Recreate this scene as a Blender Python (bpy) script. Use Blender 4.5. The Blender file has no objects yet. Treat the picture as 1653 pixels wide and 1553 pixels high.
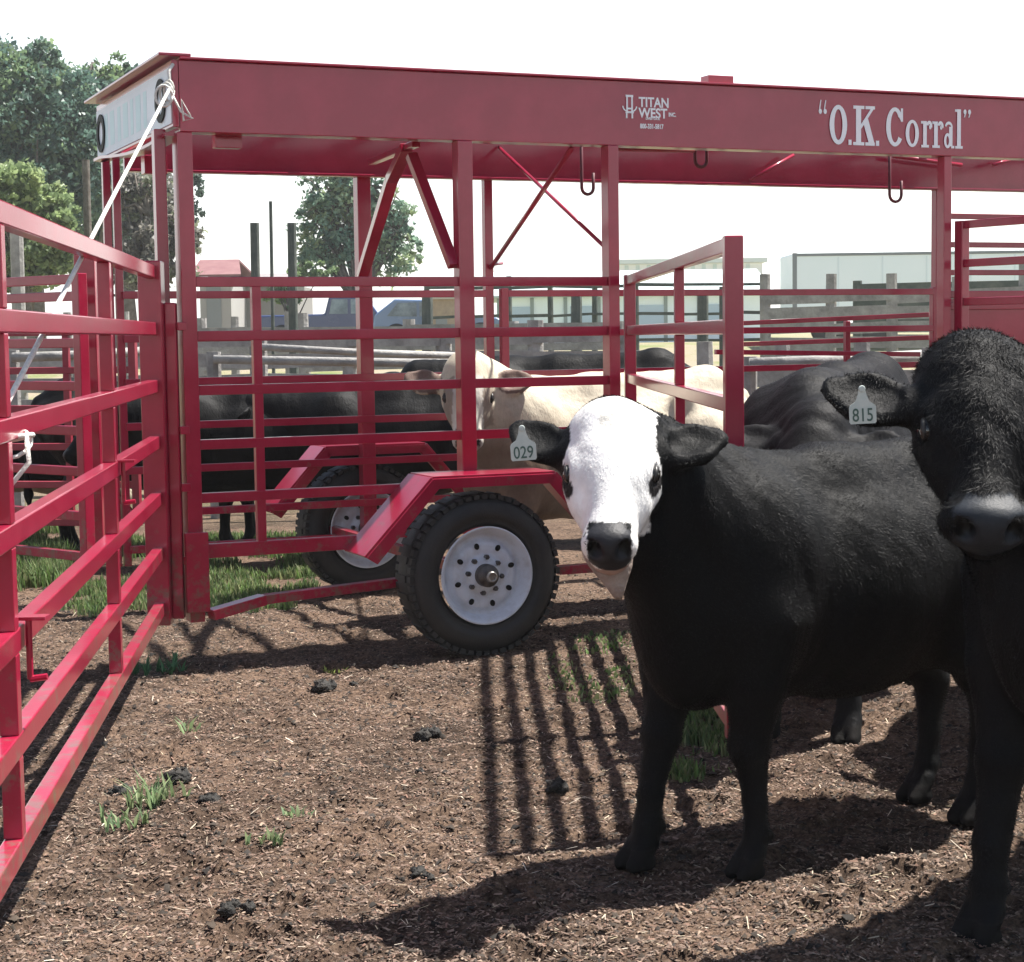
EXPOSURE = 1.28; HZ = 0.44; HAZE = 0.0007
import bpy, math, random
import numpy as np
from mathutils import Vector, Matrix
random.seed(7); rng = np.random.default_rng(7)
SC = bpy.context.scene
COL = SC.collection
R = math.radians
# ---------------------------------------------------------------- camera
PW, PH, F = 1653.0, 1553.0, 2950.0
CAMH = 1.46; PITCH = R(4.565); ROLL = R(-0.8)
cam = bpy.data.cameras.new('camera'); camo = bpy.data.objects.new('camera', cam); COL.objects.link(camo)
cam.sensor_fit = 'HORIZONTAL'; cam.sensor_width = 36.0; cam.lens = 36.0 * F / PW
cam.clip_start = 0.05; cam.clip_end = 2000
CM = Matrix.Rotation(R(90) - PITCH, 4, 'X') @ Matrix.Rotation(ROLL, 4, 'Z')
camo.matrix_world = Matrix.Translation((0, 0, CAMH)) @ CM
SC.camera = camo
CAMP = Vector((0, 0, CAMH))
def ray(px, py):
    d = Vector(((px - PW / 2) / F, -(py - PH / 2) / F, -1.0))
    return (CM.to_3x3() @ d)
def at(px, py, Y):                       # world point seen at a pixel, Y metres away
    d = ray(px, py); return CAMP + d * (Y / d.y)
def gnd(px, py, z=0.0):
    d = ray(px, py); return CAMP + d * ((z - CAMH) / d.z)
# trailer frame
TO = Vector((-1.40, 7.99, 0)); TU = Vector((0.917, 0.399, 0)).normalized(); TV = Vector((-TU.y, TU.x, 0))
WID = 1.90
def T(t, v, z): return TO + TU * t + TV * v + Vector((0, 0, z))
def onside(px, py, v=0.0):               # (t, z) on the side plane v
    d = ray(px, py); k = ((TO + TV * v - CAMP).dot(TV)) / d.dot(TV); p = CAMP + d * k
    return (p - TO).dot(TU), p.z
# ---------------------------------------------------------------- materials
MATS = {}
def new_mat(name):
    m = bpy.data.materials.new(name); m.use_nodes = True; MATS[name] = m
    return m, m.node_tree, m.node_tree.nodes['Principled BSDF']
def nd(nt, typ, **kw):
    n = nt.nodes.new(typ)
    for k, v in kw.items():
        if k in n.inputs: n.inputs[k].default_value = v
        else: setattr(n, k, v)
    return n
def paint(name, c, c2=None, rough=0.4, scale=6.0, metal=0.0, bump=0.0, bscale=80, lo=0.4, hi=0.65, coat=0.0, rv=0.12, spec=0.5):
    m, nt, b = new_mat(name)
    tc = nd(nt, 'ShaderNodeTexCoord')
    n = nd(nt, 'ShaderNodeTexNoise', Scale=scale, Detail=8.0, Roughness=0.65)
    nt.links.new(tc.outputs['Object'], n.inputs['Vector'])
    r = nd(nt, 'ShaderNodeValToRGB'); r.color_ramp.elements[0].position = lo; r.color_ramp.elements[1].position = hi
    r.color_ramp.elements[0].color = (*c, 1); r.color_ramp.elements[1].color = (*(c2 or c), 1)
    nt.links.new(n.outputs['Fac'], r.inputs['Fac']); nt.links.new(r.outputs['Color'], b.inputs['Base Color'])
    mr = nd(nt, 'ShaderNodeMapRange'); mr.inputs['To Min'].default_value = max(0.05, rough - rv); mr.inputs['To Max'].default_value = rough + rv
    nt.links.new(n.outputs['Fac'], mr.inputs['Value']); nt.links.new(mr.outputs['Result'], b.inputs['Roughness'])
    b.inputs['Metallic'].default_value = metal; b.inputs['Coat Weight'].default_value = coat; b.inputs['Coat Roughness'].default_value = 0.12
    b.inputs['Specular IOR Level'].default_value = spec
    if bump > 0:
        n2 = nd(nt, 'ShaderNodeTexNoise', Scale=bscale, Detail=6.0); nt.links.new(tc.outputs['Object'], n2.inputs['Vector'])
        bp = nd(nt, 'ShaderNodeBump', Strength=bump, Distance=0.02); nt.links.new(n2.outputs['Fac'], bp.inputs['Height'])
        nt.links.new(bp.outputs['Normal'], b.inputs['Normal'])
    return m
def attr_mat(name, rough=0.8, spec=0.3, bump=0.0, bscale=60, stretch=(1, 1, 1), vary=0.25, vscale=12, trans=0.0, sheen=0.0):
    m, nt, b = new_mat(name)
    a = nd(nt, 'ShaderNodeAttribute'); a.attribute_name = 'Col'
    tc = nd(nt, 'ShaderNodeTexCoord')
    n = nd(nt, 'ShaderNodeTexNoise', Scale=vscale, Detail=6.0, Roughness=0.7); nt.links.new(tc.outputs['Object'], n.inputs['Vector'])
    mr = nd(nt, 'ShaderNodeMapRange'); mr.inputs['From Min'].default_value = 0.3; mr.inputs['From Max'].default_value = 0.7
    mr.inputs['To Min'].default_value = 1 - vary; mr.inputs['To Max'].default_value = 1 + vary
    nt.links.new(n.outputs['Fac'], mr.inputs['Value'])
    mx = nd(nt, 'ShaderNodeVectorMath', operation='SCALE'); nt.links.new(a.outputs['Color'], mx.inputs[0]); nt.links.new(mr.outputs['Result'], mx.inputs['Scale'])
    nt.links.new(mx.outputs['Vector'], b.inputs['Base Color'])
    b.inputs['Roughness'].default_value = rough; b.inputs['Specular IOR Level'].default_value = spec
    if sheen: b.inputs['Sheen Weight'].default_value = sheen; b.inputs['Sheen Roughness'].default_value = 0.4
    if bump > 0:
        mp = nd(nt, 'ShaderNodeMapping'); mp.inputs['Scale'].default_value = stretch; nt.links.new(tc.outputs['Object'], mp.inputs['Vector'])
        n2 = nd(nt, 'ShaderNodeTexNoise', Scale=bscale, Detail=5.0, Roughness=0.65); nt.links.new(mp.outputs['Vector'], n2.inputs['Vector'])
        bp = nd(nt, 'ShaderNodeBump', Strength=bump, Distance=0.01); nt.links.new(n2.outputs['Fac'], bp.inputs['Height'])
        nt.links.new(bp.outputs['Normal'], b.inputs['Normal'])
    if trans:
        t = nd(nt, 'ShaderNodeBsdfTranslucent'); nt.links.new(mx.outputs['Vector'], t.inputs['Color'])
        ms = nd(nt, 'ShaderNodeMixShader'); ms.inputs[0].default_value = trans
        out = nt.nodes['Material Output']
        nt.links.new(b.outputs[0], ms.inputs[1]); nt.links.new(t.outputs[0], ms.inputs[2]); nt.links.new(ms.outputs[0], out.inputs['Surface'])
    return m
RED = paint('red_paint', (0.31, 0.007, 0.036), (0.37, 0.016, 0.050), rough=0.32, rv=.06, scale=5, bump=0.03, bscale=60, coat=0.75, spec=.2)
def weather(m, hi=.75):
    nt = m.node_tree; b = nt.nodes['Principled BSDF']; L = nt.links.new; src = b.inputs['Base Color'].links[0].from_socket
    tc = nd(nt, 'ShaderNodeTexCoord'); sp = nd(nt, 'ShaderNodeSeparateXYZ'); L(tc.outputs['Object'], sp.inputs[0])
    n = nd(nt, 'ShaderNodeTexNoise', Scale=14.0, Detail=8.0, Roughness=.75); L(tc.outputs['Object'], n.inputs['Vector'])
    mr = nd(nt, 'ShaderNodeMapRange'); mr.inputs['From Min'].default_value = .15; mr.inputs['From Max'].default_value = hi + .5; mr.inputs['To Min'].default_value = .17; mr.inputs['To Max'].default_value = -.10
    L(sp.outputs['Z'], mr.inputs['Value']); ad = nd(nt, 'ShaderNodeMath', operation='ADD'); L(n.outputs['Fac'], ad.inputs[0]); L(mr.outputs['Result'], ad.inputs[1])
    r = nd(nt, 'ShaderNodeValToRGB'); r.color_ramp.elements[0].position = .60; r.color_ramp.elements[1].position = .72; r.color_ramp.elements[1].color = (.75, .75, .75, 1); L(ad.outputs[0], r.inputs['Fac'])
    mx = nd(nt, 'ShaderNodeMix', data_type='RGBA'); L(r.outputs['Color'], mx.inputs[0]); L(src, mx.inputs[6]); mx.inputs[7].default_value = (.17, .11, .085, 1)
    # scuffs: thin worn streaks
    mp = nd(nt, 'ShaderNodeMapping'); mp.inputs['Scale'].default_value = (3, 3, 9); L(tc.outputs['Object'], mp.inputs['Vector'])
    n2 = nd(nt, 'ShaderNodeTexNoise', Scale=9.0, Detail=10.0, Roughness=.8); L(mp.outputs['Vector'], n2.inputs['Vector'])
    r2 = nd(nt, 'ShaderNodeValToRGB'); r2.color_ramp.elements[0].position = .66; r2.color_ramp.elements[1].position = .70; r2.color_ramp.elements[1].color = (.6, .6, .6, 1); L(n2.outputs['Fac'], r2.inputs['Fac'])
    mx2 = nd(nt, 'ShaderNodeMix', data_type='RGBA'); L(r2.outputs['Color'], mx2.inputs[0]); L(mx.outputs[2], mx2.inputs[6]); mx2.inputs[7].default_value = (.13, .05, .055, 1)
    L(mx2.outputs[2], b.inputs['Base Color'])
weather(RED)
REDD = paint('red_paint_dusty', (0.25, 0.014, 0.034), (0.32, 0.05, 0.065), rough=0.5, scale=4, bump=0.05)
WHITE = paint('white_paint', (0.72, 0.74, 0.76), (0.62, 0.66, 0.68), rough=0.5, scale=3)
SIGNW = paint('sign_white', (0.80, 0.86, 0.92), (0.74, 0.84, 0.90), rough=0.45, scale=5)
SIGNB = paint('sign_pale_letter', (0.66, 0.88, 0.90), rough=0.5)
LETTER = paint('letter_vinyl', (0.94, 0.96, 0.97), (0.88, 0.92, 0.94), rough=0.5, scale=20)
HOOKM = paint('hook_steel', (0.13, 0.012, 0.025), (0.09, 0.02, 0.025), rough=.6)
BLACK = paint('black_rubber', (0.010, 0.011, 0.012), (0.030, 0.029, 0.027), rough=0.6, scale=9, bump=0.15, bscale=120, lo=0.35, hi=0.75)
BLACKP = paint('black_paint', (0.006, 0.006, 0.006), rough=0.6, spec=.2)
RIM = paint('rim_paint', (0.62, 0.68, 0.76), (0.42, 0.44, 0.46), rough=0.35, scale=14, lo=0.45, hi=0.8)
HUB = paint('hub_grease', (0.03, 0.03, 0.032), (0.10, 0.09, 0.08), rough=0.45, scale=30)
STEEL = paint('bare_steel', (0.35, 0.35, 0.34), (0.2, 0.18, 0.16), rough=0.35, metal=0.8, scale=20)
ROPE = paint('rope_fibre', (0.75, 0.74, 0.70), (0.6, 0.58, 0.52), rough=0.9, scale=50, bump=0.4, bscale=200)
WOOD = paint('weathered_wood', (0.20, 0.19, 0.18), (0.40, 0.385, 0.36), rough=0.9, scale=5, bump=0.5, bscale=25, lo=0.35, hi=0.7)
WOODD = paint('dark_wood', (0.07, 0.085, 0.075), (0.13, 0.14, 0.12), rough=0.9, scale=4, bump=0.4, bscale=20)
BARK = paint('bark', (0.09, 0.075, 0.06), (0.17, 0.15, 0.13), rough=0.95, scale=6, bump=0.7, bscale=12)
# ---------------------------------------------------------------- mesh builder
class MB:
    def __init__(s): s.v = []; s.f = []
    def add(s, vs, fs):
        o = len(s.v); s.v += [tuple(v) for v in vs]; s.f += [tuple(i + o for i in f) for f in fs]; return s
    def bar(s, p0, p1, w, h=None, up=(0, 0, 1)):         # rectangular bar, w across, h along up
        h = h or w; p0 = Vector(p0); p1 = Vector(p1); d = (p1 - p0).normalized(); u = Vector(up)
        if abs(d.dot(u)) > 0.98: u = Vector(TU) if abs(d.dot(TU)) < 0.9 else Vector((0, 1, 0))
        sd = d.cross(u).normalized(); u = sd.cross(d).normalized(); vs = []
        for p in (p0, p1):
            for a, b in ((-1, -1), (1, -1), (1, 1), (-1, 1)): vs.append(p + sd * (a * w / 2) + u * (b * h / 2))
        return s.add(vs, [(3, 2, 1, 0), (4, 5, 6, 7), (0, 1, 5, 4), (1, 2, 6, 5), (2, 3, 7, 6), (3, 0, 4, 7)])
    def box(s, a, b):
        (x0, y0, z0), (x1, y1, z1) = a, b
        return s.add([(x0, y0, z0), (x1, y0, z0), (x1, y1, z0), (x0, y1, z0), (x0, y0, z1), (x1, y0, z1), (x1, y1, z1), (x0, y1, z1)],
                     [(3, 2, 1, 0), (4, 5, 6, 7), (0, 1, 5, 4), (1, 2, 6, 5), (2, 3, 7, 6), (3, 0, 4, 7)])
    def tbox(s, t0, t1, v0, v1, z0, z1):
        vs = [T(t, v, z) for z in (z0, z1) for (t, v) in ((t0, v0), (t1, v0), (t1, v1), (t0, v1))]
        return s.add(vs, [(3, 2, 1, 0), (4, 5, 6, 7), (0, 1, 5, 4), (1, 2, 6, 5), (2, 3, 7, 6), (3, 0, 4, 7)])
    def tube(s, pts, r, n=8, caps=True):
        pts = [Vector(p) for p in pts]; rs = r if isinstance(r, (list, tuple)) else [r] * len(pts)
        rings = []; prev = None
        for i, p in enumerate(pts):
            d = (pts[min(i + 1, len(pts) - 1)] - pts[max(i - 1, 0)]).normalized()
            if prev is None:
                a = Vector((0, 0, 1)) if abs(d.z) < 0.9 else Vector((1, 0, 0)); prev = d.cross(a).normalized()
            prev = (prev - d * prev.dot(d)).normalized(); b = d.cross(prev)
            rings.append([p + (prev * math.cos(2 * math.pi * k / n) + b * math.sin(2 * math.pi * k / n)) * rs[i] for k in range(n)])
        vs = [q for rg in rings for q in rg]; fs = []
        for i in range(len(pts) - 1):
            for k in range(n): fs.append((i * n + k, i * n + (k + 1) % n, (i + 1) * n + (k + 1) % n, (i + 1) * n + k))
        if caps: fs.append(tuple(range(n - 1, -1, -1))); fs.append(tuple((len(pts) - 1) * n + k for k in range(n)))
        return s.add(vs, fs)
    def lathe(s, o, axis, prof, n=48, closed=False):     # prof: (along, radius)
        o = Vector(o); ax = Vector(axis).normalized(); a = Vector((0, 0, 1)) if abs(ax.z) < 0.9 else Vector((1, 0, 0))
        e1 = ax.cross(a).normalized(); e2 = ax.cross(e1); vs = []
        for (l, r) in prof:
            for k in range(n): th = 2 * math.pi * k / n; vs.append(o + ax * l + (e1 * math.cos(th) + e2 * math.sin(th)) * r)
        fs = []; m = len(prof)
        for i in range(m if closed else m - 1):
            j = (i + 1) % m
            for k in range(n): fs.append((i * n + k, i * n + (k + 1) % n, j * n + (k + 1) % n, j * n + k))
        return s.add(vs, fs)
    def prism(s, pts, off):                              # planar polygon extruded by off
        n = len(pts); off = Vector(off); vs = [Vector(p) for p in pts] + [Vector(p) + off for p in pts]
        fs = [tuple(range(n - 1, -1, -1)), tuple(range(n, 2 * n))] + [(i, (i + 1) % n, n + (i + 1) % n, n + i) for i in range(n)]
        return s.add(vs, fs)
    def build(s, name, mat, parent=None, bevel=0.0, smooth=False, seg=2):
        me = bpy.data.meshes.new(name)
        o = Vector((0, 0, 0))
        if parent is not None: o = wloc(parent)
        else: o = sum((Vector(v) for v in s.v), Vector()) / max(1, len(s.v)); o.z = min(v[2] for v in s.v)
        me.from_pydata([tuple(Vector(v) - o) for v in s.v], [], s.f); me.update()
        if isinstance(mat, (list, tuple)):
            for m in mat: me.materials.append(m)
        else: me.materials.append(mat)
        ob = bpy.data.objects.new(name, me); COL.objects.link(ob)
        if parent is not None: ob.parent = parent
        else: ob.location = o
        ob['_w'] = 0
        if smooth:
            for p in me.polygons: p.use_smooth = True
        if bevel > 0:
            md = ob.modifiers.new('bevel', 'BEVEL'); md.width = bevel; md.segments = seg; md.limit_method = 'ANGLE'; md.angle_limit = R(40)
        return ob
def wloc(o):
    p = Vector(o.location)
    while o.parent is not None: o = o.parent; p += o.location
    return p
def tag(o, label=None, cat=None, group=None, kind=None):
    if label: o['label'] = label
    if cat: o['category'] = cat
    if group: o['group'] = group
    if kind: o['kind'] = kind
    return o
def empty(name, loc, label, cat, group=None):
    e = bpy.data.objects.new(name, None); COL.objects.link(e); e.location = loc; e.empty_display_size = 0.2
    return tag(e, label, cat, group)
def npmesh(name, V, Fq, mat, parent=None, col=None, smooth=False, loc=None, sides=4):
    me = bpy.data.meshes.new(name); n = len(V); m = len(Fq)
    me.vertices.add(n); me.vertices.foreach_set('co', np.asarray(V, np.float32).ravel())
    me.loops.add(m * sides); me.loops.foreach_set('vertex_index', np.asarray(Fq, np.int32).ravel())
    me.polygons.add(m); me.polygons.foreach_set('loop_start', np.arange(0, m * sides, sides, dtype=np.int32))
    me.polygons.foreach_set('loop_total', np.full(m, sides, np.int32))
    if smooth: me.polygons.foreach_set('use_smooth', np.ones(m, bool))
    me.update(calc_edges=True); me.validate()
    if col is not None:
        a = me.color_attributes.new('Col', 'FLOAT_COLOR', 'POINT')
        c4 = np.ones((n, 4), np.float32); c4[:, :3] = col; a.data.foreach_set('color', c4.ravel())
    me.materials.append(mat)
    o = bpy.data.objects.new(name, me); COL.objects.link(o)
    if parent is not None: o.parent = parent
    if loc is not None: o.location = loc
    return o
# value noise in numpy
_P = np.random.default_rng(3).random((256, 256)).astype(np.float32)
def vn2(x, y):
    xi = np.floor(x).astype(int); yi = np.floor(y).astype(int); fx = x - xi; fy = y - yi
    fx = fx * fx * (3 - 2 * fx); fy = fy * fy * (3 - 2 * fy)
    a = _P[xi % 256, yi % 256]; b = _P[(xi + 1) % 256, yi % 256]; c = _P[xi % 256, (yi + 1) % 256]; d = _P[(xi + 1) % 256, (yi + 1) % 256]
    return (a * (1 - fx) + b * fx) * (1 - fy) + (c * (1 - fx) + d * fx) * fy
def fbm(x, y, o=4):
    r = 0; a = 0.5
    for i in range(o): r = r + a * (vn2(x, y) - 0.5); x = x * 2.03 + 17.3; y = y * 2.03 + 5.1; a *= 0.5
    return r
# ---------------------------------------------------------------- ground
def rise(x, y):
    k = np.clip((y - 34) / 22.0, 0, 1); return 1.15 * k * k * (3 - 2 * k)
_pr = np.random.default_rng(21); _N = 420; _py = 3.4 + 6.2 * _pr.random(_N) ** 1.2; _px = (_pr.random(_N) * 2 - 1) * .31 * _py; _pa = _pr.random(_N) * 3.14; _pd = .008 + .020 * _pr.random(_N)
def prints(x, y):
    x = np.asarray(x, float); y = np.asarray(y, float); out = np.zeros(np.broadcast(x, y).shape)
    xf = x.ravel(); yf = y.ravel(); of = out.ravel(); order = np.argsort(yf, kind='stable'); ys = yf[order]
    for a, b, c, d in zip(_px, _py, _pa, _pd):
        i0 = np.searchsorted(ys, b - .14); i1 = np.searchsorted(ys, b + .14); ii = order[i0:i1]; ii = ii[np.abs(xf[ii] - a) < .14]
        if not len(ii): continue
        u = (xf[ii] - a) * math.cos(c) + (yf[ii] - b) * math.sin(c); v = -(xf[ii] - a) * math.sin(c) + (yf[ii] - b) * math.cos(c)
        r = np.sqrt((u / .06) ** 2 + (v / .048) ** 2); of[ii] += d * (-np.clip(1.15 - r, 0, .6) * 1.6 + .55 * np.exp(-((r - 1.35) / .28) ** 2)) * (1 - .5 * np.exp(-(v / .010) ** 2))
    return of.reshape(out.shape)
def gheight(x, y):
    near = np.clip((16 - y) / 6, 0.15, 1)
    g = rise(x, y) + near * (0.055 * fbm(x * 0.9, y * 0.9, 3) + 0.045 * fbm(x * 5, y * 5, 3) + 0.028 * fbm(x * 22 + 40, y * 22, 2))
    if np.size(x) > 1: g = g + prints(x, y)
    return g
def axis(lo, hi, fine, far_lo, far_hi):
    a = list(np.arange(lo, hi, fine)); s = fine; x = a[-1]
    while x < far_hi: s *= 1.12; x += s; a.append(x)
    s = fine; x = lo; b = []
    while x > far_lo: s *= 1.12; x -= s; b.append(x)
    return np.array(b[::-1] + a)
gx = axis(-2.6, 2.6, 0.022, -500, 500); gy = axis(3.2, 9.6, 0.022, -500, 900)
X, Yy = np.meshgrid(gx, gy, indexing='ij')
Z = gheight(X, Yy); n1, n2 = X.shape
V = np.stack([X, Yy, Z], -1).reshape(-1, 3)
idx = np.arange(n1 * n2).reshape(n1, n2)
Fq = np.stack([idx[:-1, :-1], idx[1:, :-1], idx[1:, 1:], idx[:-1, 1:]], -1).reshape(-1, 4)
def ground_mat():
    m, nt, b = new_mat('corral_dirt'); L = nt.links.new
    tc = nd(nt, 'ShaderNodeTexCoord')
    def noise(sc, de=8.0, ro=0.65):
        n = nd(nt, 'ShaderNodeTexNoise', Scale=sc, Detail=de, Roughness=ro); L(tc.outputs['Object'], n.inputs['Vector']); return n
    n1_ = noise(55, 8, 0.75); n2_ = noise(1.3, 6); n3_ = noise(16, 6, .7)
    r1 = nd(nt, 'ShaderNodeValToRGB'); e = r1.color_ramp.elements
    e[0].position = 0.30; e[0].color = (0.035, 0.027, 0.021, 1); e[1].position = 0.72; e[1].color = (0.33, 0.24, 0.17, 1)
    k = r1.color_ramp.elements.new(0.47); k.color = (0.115, 0.084, 0.064, 1); k = r1.color_ramp.elements.new(0.58); k.color = (0.19, 0.143, 0.108, 1)
    L(n1_.outputs['Fac'], r1.inputs['Fac'])
    r2 = nd(nt, 'ShaderNodeValToRGB'); e = r2.color_ramp.elements
    e[0].position = 0.38; e[0].color = (0.55, 0.50, 0.47, 1); e[1].position = 0.60; e[1].color = (1.2, 1.08, 1.0, 1)
    L(n2_.outputs['Fac'], r2.inputs['Fac'])
    r3 = nd(nt, 'ShaderNodeValToRGB'); e = r3.color_ramp.elements
    e[0].position = 0.36; e[0].color = (0.28, 0.27, 0.26, 1); e[1].position = 0.50; e[1].color = (1, 1, 1, 1); L(n3_.outputs['Fac'], r3.inputs['Fac'])
    mx = nd(nt, 'ShaderNodeMix', data_type='RGBA', blend_type='MULTIPLY'); mx.inputs[0].default_value = 1
    L(r1.outputs['Color'], mx.inputs[6]); L(r2.outputs['Color'], mx.inputs[7])
    mx2 = nd(nt, 'ShaderNodeMix', data_type='RGBA', blend_type='MULTIPLY'); mx2.inputs[0].default_value = 1
    L(mx.outputs[2], mx2.inputs[6]); L(r3.outputs['Color'], mx2.inputs[7])
    # dry pale pasture far beyond the pens
    sp = nd(nt, 'ShaderNodeSeparateXYZ'); L(tc.outputs['Object'], sp.inputs[0])
    mr = nd(nt, 'ShaderNodeMapRange'); mr.inputs['From Min'].default_value = 14; mr.inputs['From Max'].default_value = 24; L(sp.outputs['Y'], mr.inputs['Value'])
    n4 = noise(0.35, 6); r4 = nd(nt, 'ShaderNodeValToRGB'); e = r4.color_ramp.elements
    e[0].position = 0.42; e[0].color = (0.30, 0.25, 0.18, 1); e[1].position = 0.6; e[1].color = (0.17, 0.20, 0.075, 1); L(n4.outputs['Fac'], r4.inputs['Fac'])
    mx3 = nd(nt, 'ShaderNodeMix', data_type='RGBA'); L(mr.outputs['Result'], mx3.inputs[0]); L(mx2.outputs[2], mx3.inputs[6]); L(r4.outputs['Color'], mx3.inputs[7])
    L(mx3.outputs[2], b.inputs['Base Color']); b.inputs['Roughness'].default_value = 0.95; b.inputs['Specular IOR Level'].default_value = 0.15
    bp = nd(nt, 'ShaderNodeBump', Strength=0.8, Distance=0.02); L(n1_.outputs['Fac'], bp.inputs['Height'])
    bp2 = nd(nt, 'ShaderNodeBump', Strength=0.6, Distance=0.05); L(n3_.outputs['Fac'], bp2.inputs['Height']); L(bp.outputs['Normal'], bp2.inputs['Normal'])
    L(bp2.outputs['Normal'], b.inputs['Normal'])
    return m
GM = ground_mat()
g = npmesh('ground', V, Fq, GM, smooth=True); g['kind'] = 'structure'
# ---------------------------------------------------------------- litter of chips and straw
def scatter_xy(n, y0, y1, w=0.31, pw=1.0):
    y = y0 + (y1 - y0) * rng.random(n) ** pw; x = (rng.random(n) * 2 - 1) * w * y; return x, y
CHIPM = attr_mat('chip', rough=0.85, spec=0.2, vary=0.3, vscale=40)
def chips(name, n, y0, y1, lmin, lmax, wmin, wmax, pal, lift, pw=1.0, thick=0.35, dens=None):
    x, y = scatter_xy(n, y0, y1, pw=pw)
    if dens is not None:
        k = rng.random(n) < dens(x, y); x = x[k]; y = y[k]; n = len(x)
    z = gheight(x, y) + lift * rng.random(n)
    L_ = (lmin + (lmax - lmin) * rng.random(n) ** 2.2); W_ = wmin + (wmax - wmin) * rng.random(n) ** 2
    th = rng.random(n) * 2 * math.pi; ti = (rng.random(n) - 0.5) * 0.9
    dx = np.stack([np.cos(th) * np.cos(ti), np.sin(th) * np.cos(ti), np.sin(ti)], -1)
    sd = np.stack([-np.sin(th), np.cos(th), (rng.random(n) - 0.5) * 1.2], -1); sd /= np.linalg.norm(sd, axis=1)[:, None]
    up = np.cross(dx, sd)
    c = np.stack([x, y, z], -1); A = dx * L_[:, None] / 2; B = sd * W_[:, None] / 2; U = up * (W_ * thick)[:, None]
    j = lambda: (0.7 + 0.6 * rng.random(n))[:, None]
    vs = np.stack([c - A * j() - B, c + A * j() - B * j(), c + A + B * j(), c - A + B, c + U + A * (rng.random(n)[:, None] - .5)], 1).reshape(-1, 3)
    o = (np.arange(n) * 5)[:, None]
    Fs = np.concatenate([o + np.array(q) for q in ([0, 1, 4], [1, 2, 4], [2, 3, 4], [3, 0, 4])], 0)
    pal = np.array(pal); pc = pal[rng.integers(0, len(pal), n)] * (0.6 + 0.8 * rng.random(n))[:, None]
    ob = npmesh(name, vs, Fs, CHIPM, col=np.repeat(pc, 5, 0), sides=3)
    return tag(ob, kind='stuff')
brown = [(.175, .122, .095), (.135, .095, .074), (.205, .148, .115), (.075, .055, .043), (.165, .10, .074), (.235, .175, .13), (.11, .076, .057), (.06, .045, .036)]
o = chips('bark_litter', 170000, 3.3, 10.5, .004, .024, .0025, .0085, brown, .007, pw=1.3)
tag(o, 'brown bark chips and crumbs covering the corral floor', 'bark litter')
o = chips('dry_straw', 3200, 3.3, 11, .010, .045, .0014, .0035, [(.45, .38, .28), (.36, .30, .2), (.52, .45, .36)], .016, pw=1.3)
tag(o, 'pale dry straw stems strewn over the corral floor', 'straw')
o = chips('manure_crumbs', 9000, 3.3, 12, .005, .036, .004, .020, [(.04, .032, .026), (.055, .042, .032), (.028, .024, .021)], .006, pw=1.2, thick=0.7)
tag(o, 'dark crumbs of trodden manure in the corral dirt', 'manure crumbs')
# separate dung clods
CLOD = paint('dung', (0.014, 0.0135, 0.012), (0.04, 0.034, 0.028), rough=0.85, scale=30, bump=0.9, bscale=60)
def clod(px, py, w, label, n=4, seed=0):
    r = random.Random(seed); p = gnd(px, py); mb = MB(); w *= 1.15; p.z = float(gheight(np.array([p.x, p.x]), np.array([p.y, p.y]))[0])
    for k in range(n):
        cx = p.x + (r.random() - .5) * w; cy = p.y + (r.random() - .5) * w * .8; rad = w * (.22 + .22 * r.random())
        rows = 7; cols = 12; vs = []; ph = r.random() * 9
        for i in range(rows + 1):
            a = math.pi * i / rows
            for j in range(cols):
                b = 2 * math.pi * j / cols; q = rad * (1 + .28 * math.sin(3 * b + ph + i) + .18 * math.sin(5 * a + 2 * b + ph) + .15 * (r.random() - .5))
                vs.append((cx + q * math.sin(a) * math.cos(b), cy + q * math.sin(a) * math.sin(b), p.z + rad * .35 + q * .75 * math.cos(a)))
        mb.add(vs, [(i * cols + j, i * cols + (j + 1) % cols, (i + 1) * cols + (j + 1) % cols, (i + 1) * cols + j) for i in range(rows) for j in range(cols)])
    o = mb.build('dung_clod', CLOD, smooth=True)
    return tag(o, label, 'dung clod', 'dung clods on the corral floor')
clod(297, 1272, .075, 'large black dung clod just right of the pale weed tuft', 3, 1)
clod(197, 1282, .06, 'black dung clod left of the weed tuft, near the red gate', 3, 2)
clod(338, 1296, .06, 'flat black dung clod right of the largest clod', 3, 3)
clod(528, 1113, .07, 'row of small black clods in front of the trailer wheel, by the shadow band', 4, 4)
clod(568, 1106, .03, 'single small black clod at the right end of the row by the shadow band', 2, 5)
clod(690, 1196, .07, 'crumbly dark clod with a pale straw in the middle of the dirt', 4, 6)
clod(682, 1250, .035, 'small dark clod below the crumbly clod in mid floor', 2, 7)
clod(388, 1470, .06, 'greyish dung clod at the bottom of the photo, below the weeds', 3, 8)
clod(690, 1410, .05, 'grey clod lying left of the heifer\'s shadow', 3, 9)
clod(432, 1197, .04, 'reddish dark clod alone above the weed seedlings', 2, 10)
clod(900, 1278, .06, 'dark clod lying among the striped gate shadows', 3, 11)
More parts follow.
